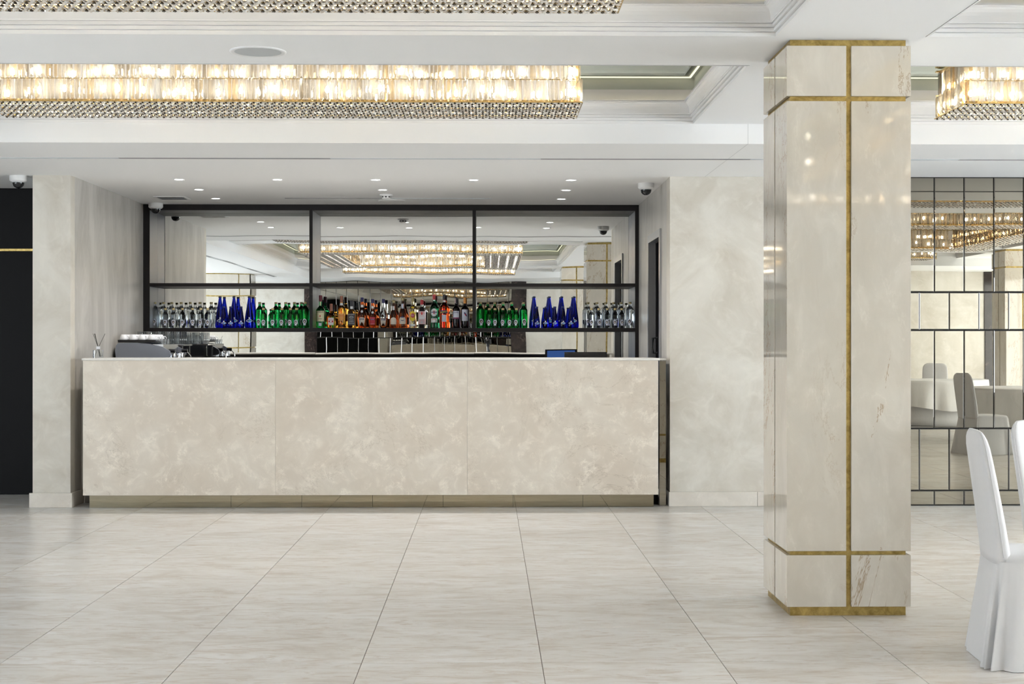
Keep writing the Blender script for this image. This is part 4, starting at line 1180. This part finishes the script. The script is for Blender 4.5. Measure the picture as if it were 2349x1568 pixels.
def put_chair(x, y, deg, label, group='covered banquet chairs'):
    o = ch0 if first[0] else copy_tree(ch0); first[0] = False
    o.location = (x, y, 0); o.rotation_euler = (0, 0, R(deg)); tag(o, label, 'chair', group)
put_chair(2.425, 6.43, -9, 'white covered banquet chair nearest the camera, seen from its side')
put_chair(2.875, 7.08, -38, 'white covered banquet chair cut off by the edge of the picture')
put_chair(6.12, 6.70, -12, 'covered chair in front of the nearer table in the tile mirror')
put_chair(8.05, 3.35, 110, 'covered chair on the far side of the nearer table in the tile mirror')
for k, (x, y, d) in enumerate(((6.05, -0.55, 25), (6.52, -1.22, 55), (7.26, -1.46, 82), (8.0, -1.38, 105))):
    put_chair(x, y, d, '%s covered chair around the farther table in the tile mirror' % ORD[k])
def table(x, y, label, clabel, rad=.88, low=.33):
    o = empty('round_table', (x, y, 0)); tag(o, label, 'table', 'round banquet tables')
    MB().lathe([(rad - .02, .715), (rad, .722), (rad, .742), (rad - .01, .746)], 64).build('table_top', 'joinery_dark', o)
    MB().lathe([(.045, .02), (.045, .715)], 20).build('pedestal', 'joinery_dark', o)
    for k in range(4):
        a = k * pi / 2 + .4; MB().tube([(0, 0, .07), (.45 * cos(a), .45 * sin(a), .02)], .02, 8).build('foot', 'joinery_dark', o)
    MB().lathe([(rad - .10 + .012 * (k % 2), .008 + .70 * k / 6) for k in range(7)], 96).build('table_skirt', 'cover_white', o, True)
    n = 160; rings = []
    for r_, z in ((.02, .7485), (rad * .5, .7485), (rad, .7485), (rad + .008, .744)):
        rings.append([(r_ * cos(2 * pi * i / n), r_ * sin(2 * pi * i / n), z) for i in range(n)])
    for kk in (.1, .3, .54, .78, 1.0):
        z = .744 - (.744 - low) * kk; f_ = kk; ring = []
        for i in range(n):
            t = 2 * pi * i / n; r_ = rad + .012 + .05 * f_ + f_ * (.045 * sin(13 * t + .5) + .02 * sin(23 * t + 1))
            drop = z - f_ * .07 * (.5 + .5 * cos(4 * t + .3))
            ring.append((r_ * cos(t), r_ * sin(t), drop))
        rings.append(ring)
    c_ = MB().loft(rings, True, False).build('tablecloth', 'cloth_white', None, True, (x, y, 0)); tag(c_, clabel, 'tablecloth', 'white tablecloths')
table(7.5, 4.6, 'nearer round table in the tile mirror', 'white cloth over the nearer round table in the tile mirror', low=.12)
table(7.5, 0.1, 'farther round table in the tile mirror', 'white cloth over the farther round table in the tile mirror')

# ================================================================== THE PHOTOGRAPHER'S STAND (seen small in the bar mirror)
tp = empty('camera_tripod', (0, -.16, 0)); tag(tp, 'black camera on a tripod, seen small in the bar mirror', 'tripod')
MB().bbox(-.07, .07, -.045, .03, 1.335, 1.435, .008).build('camera_body', 'black', tp); MB().bbox(-.028, .028, -.03, .02, 1.435, 1.462, .006).build('viewfinder', 'black', tp)
lz = MB().lathe([(.036, 0), (.036, .085), (.033, .09)], 20).build('lens', 'black_gloss', tp); lz.rotation_euler = (R(-90), 0, 0); lz.location = (0, .03, 1.385)
MB().box(-.03, .03, -.03, .03, 1.27, 1.335).build('head', 'black', tp); MB().lathe([(.016, .75), (.016, 1.27)], 12).build('centre_column', 'black', tp)
for k in range(3):
    a = -pi / 2 + k * 2 * pi / 3; MB().tube([(.02 * cos(a), .02 * sin(a), 1.15), (.42 * cos(a), .42 * sin(a), .01)], [.017, .011], 8).build('leg', 'black', tp)
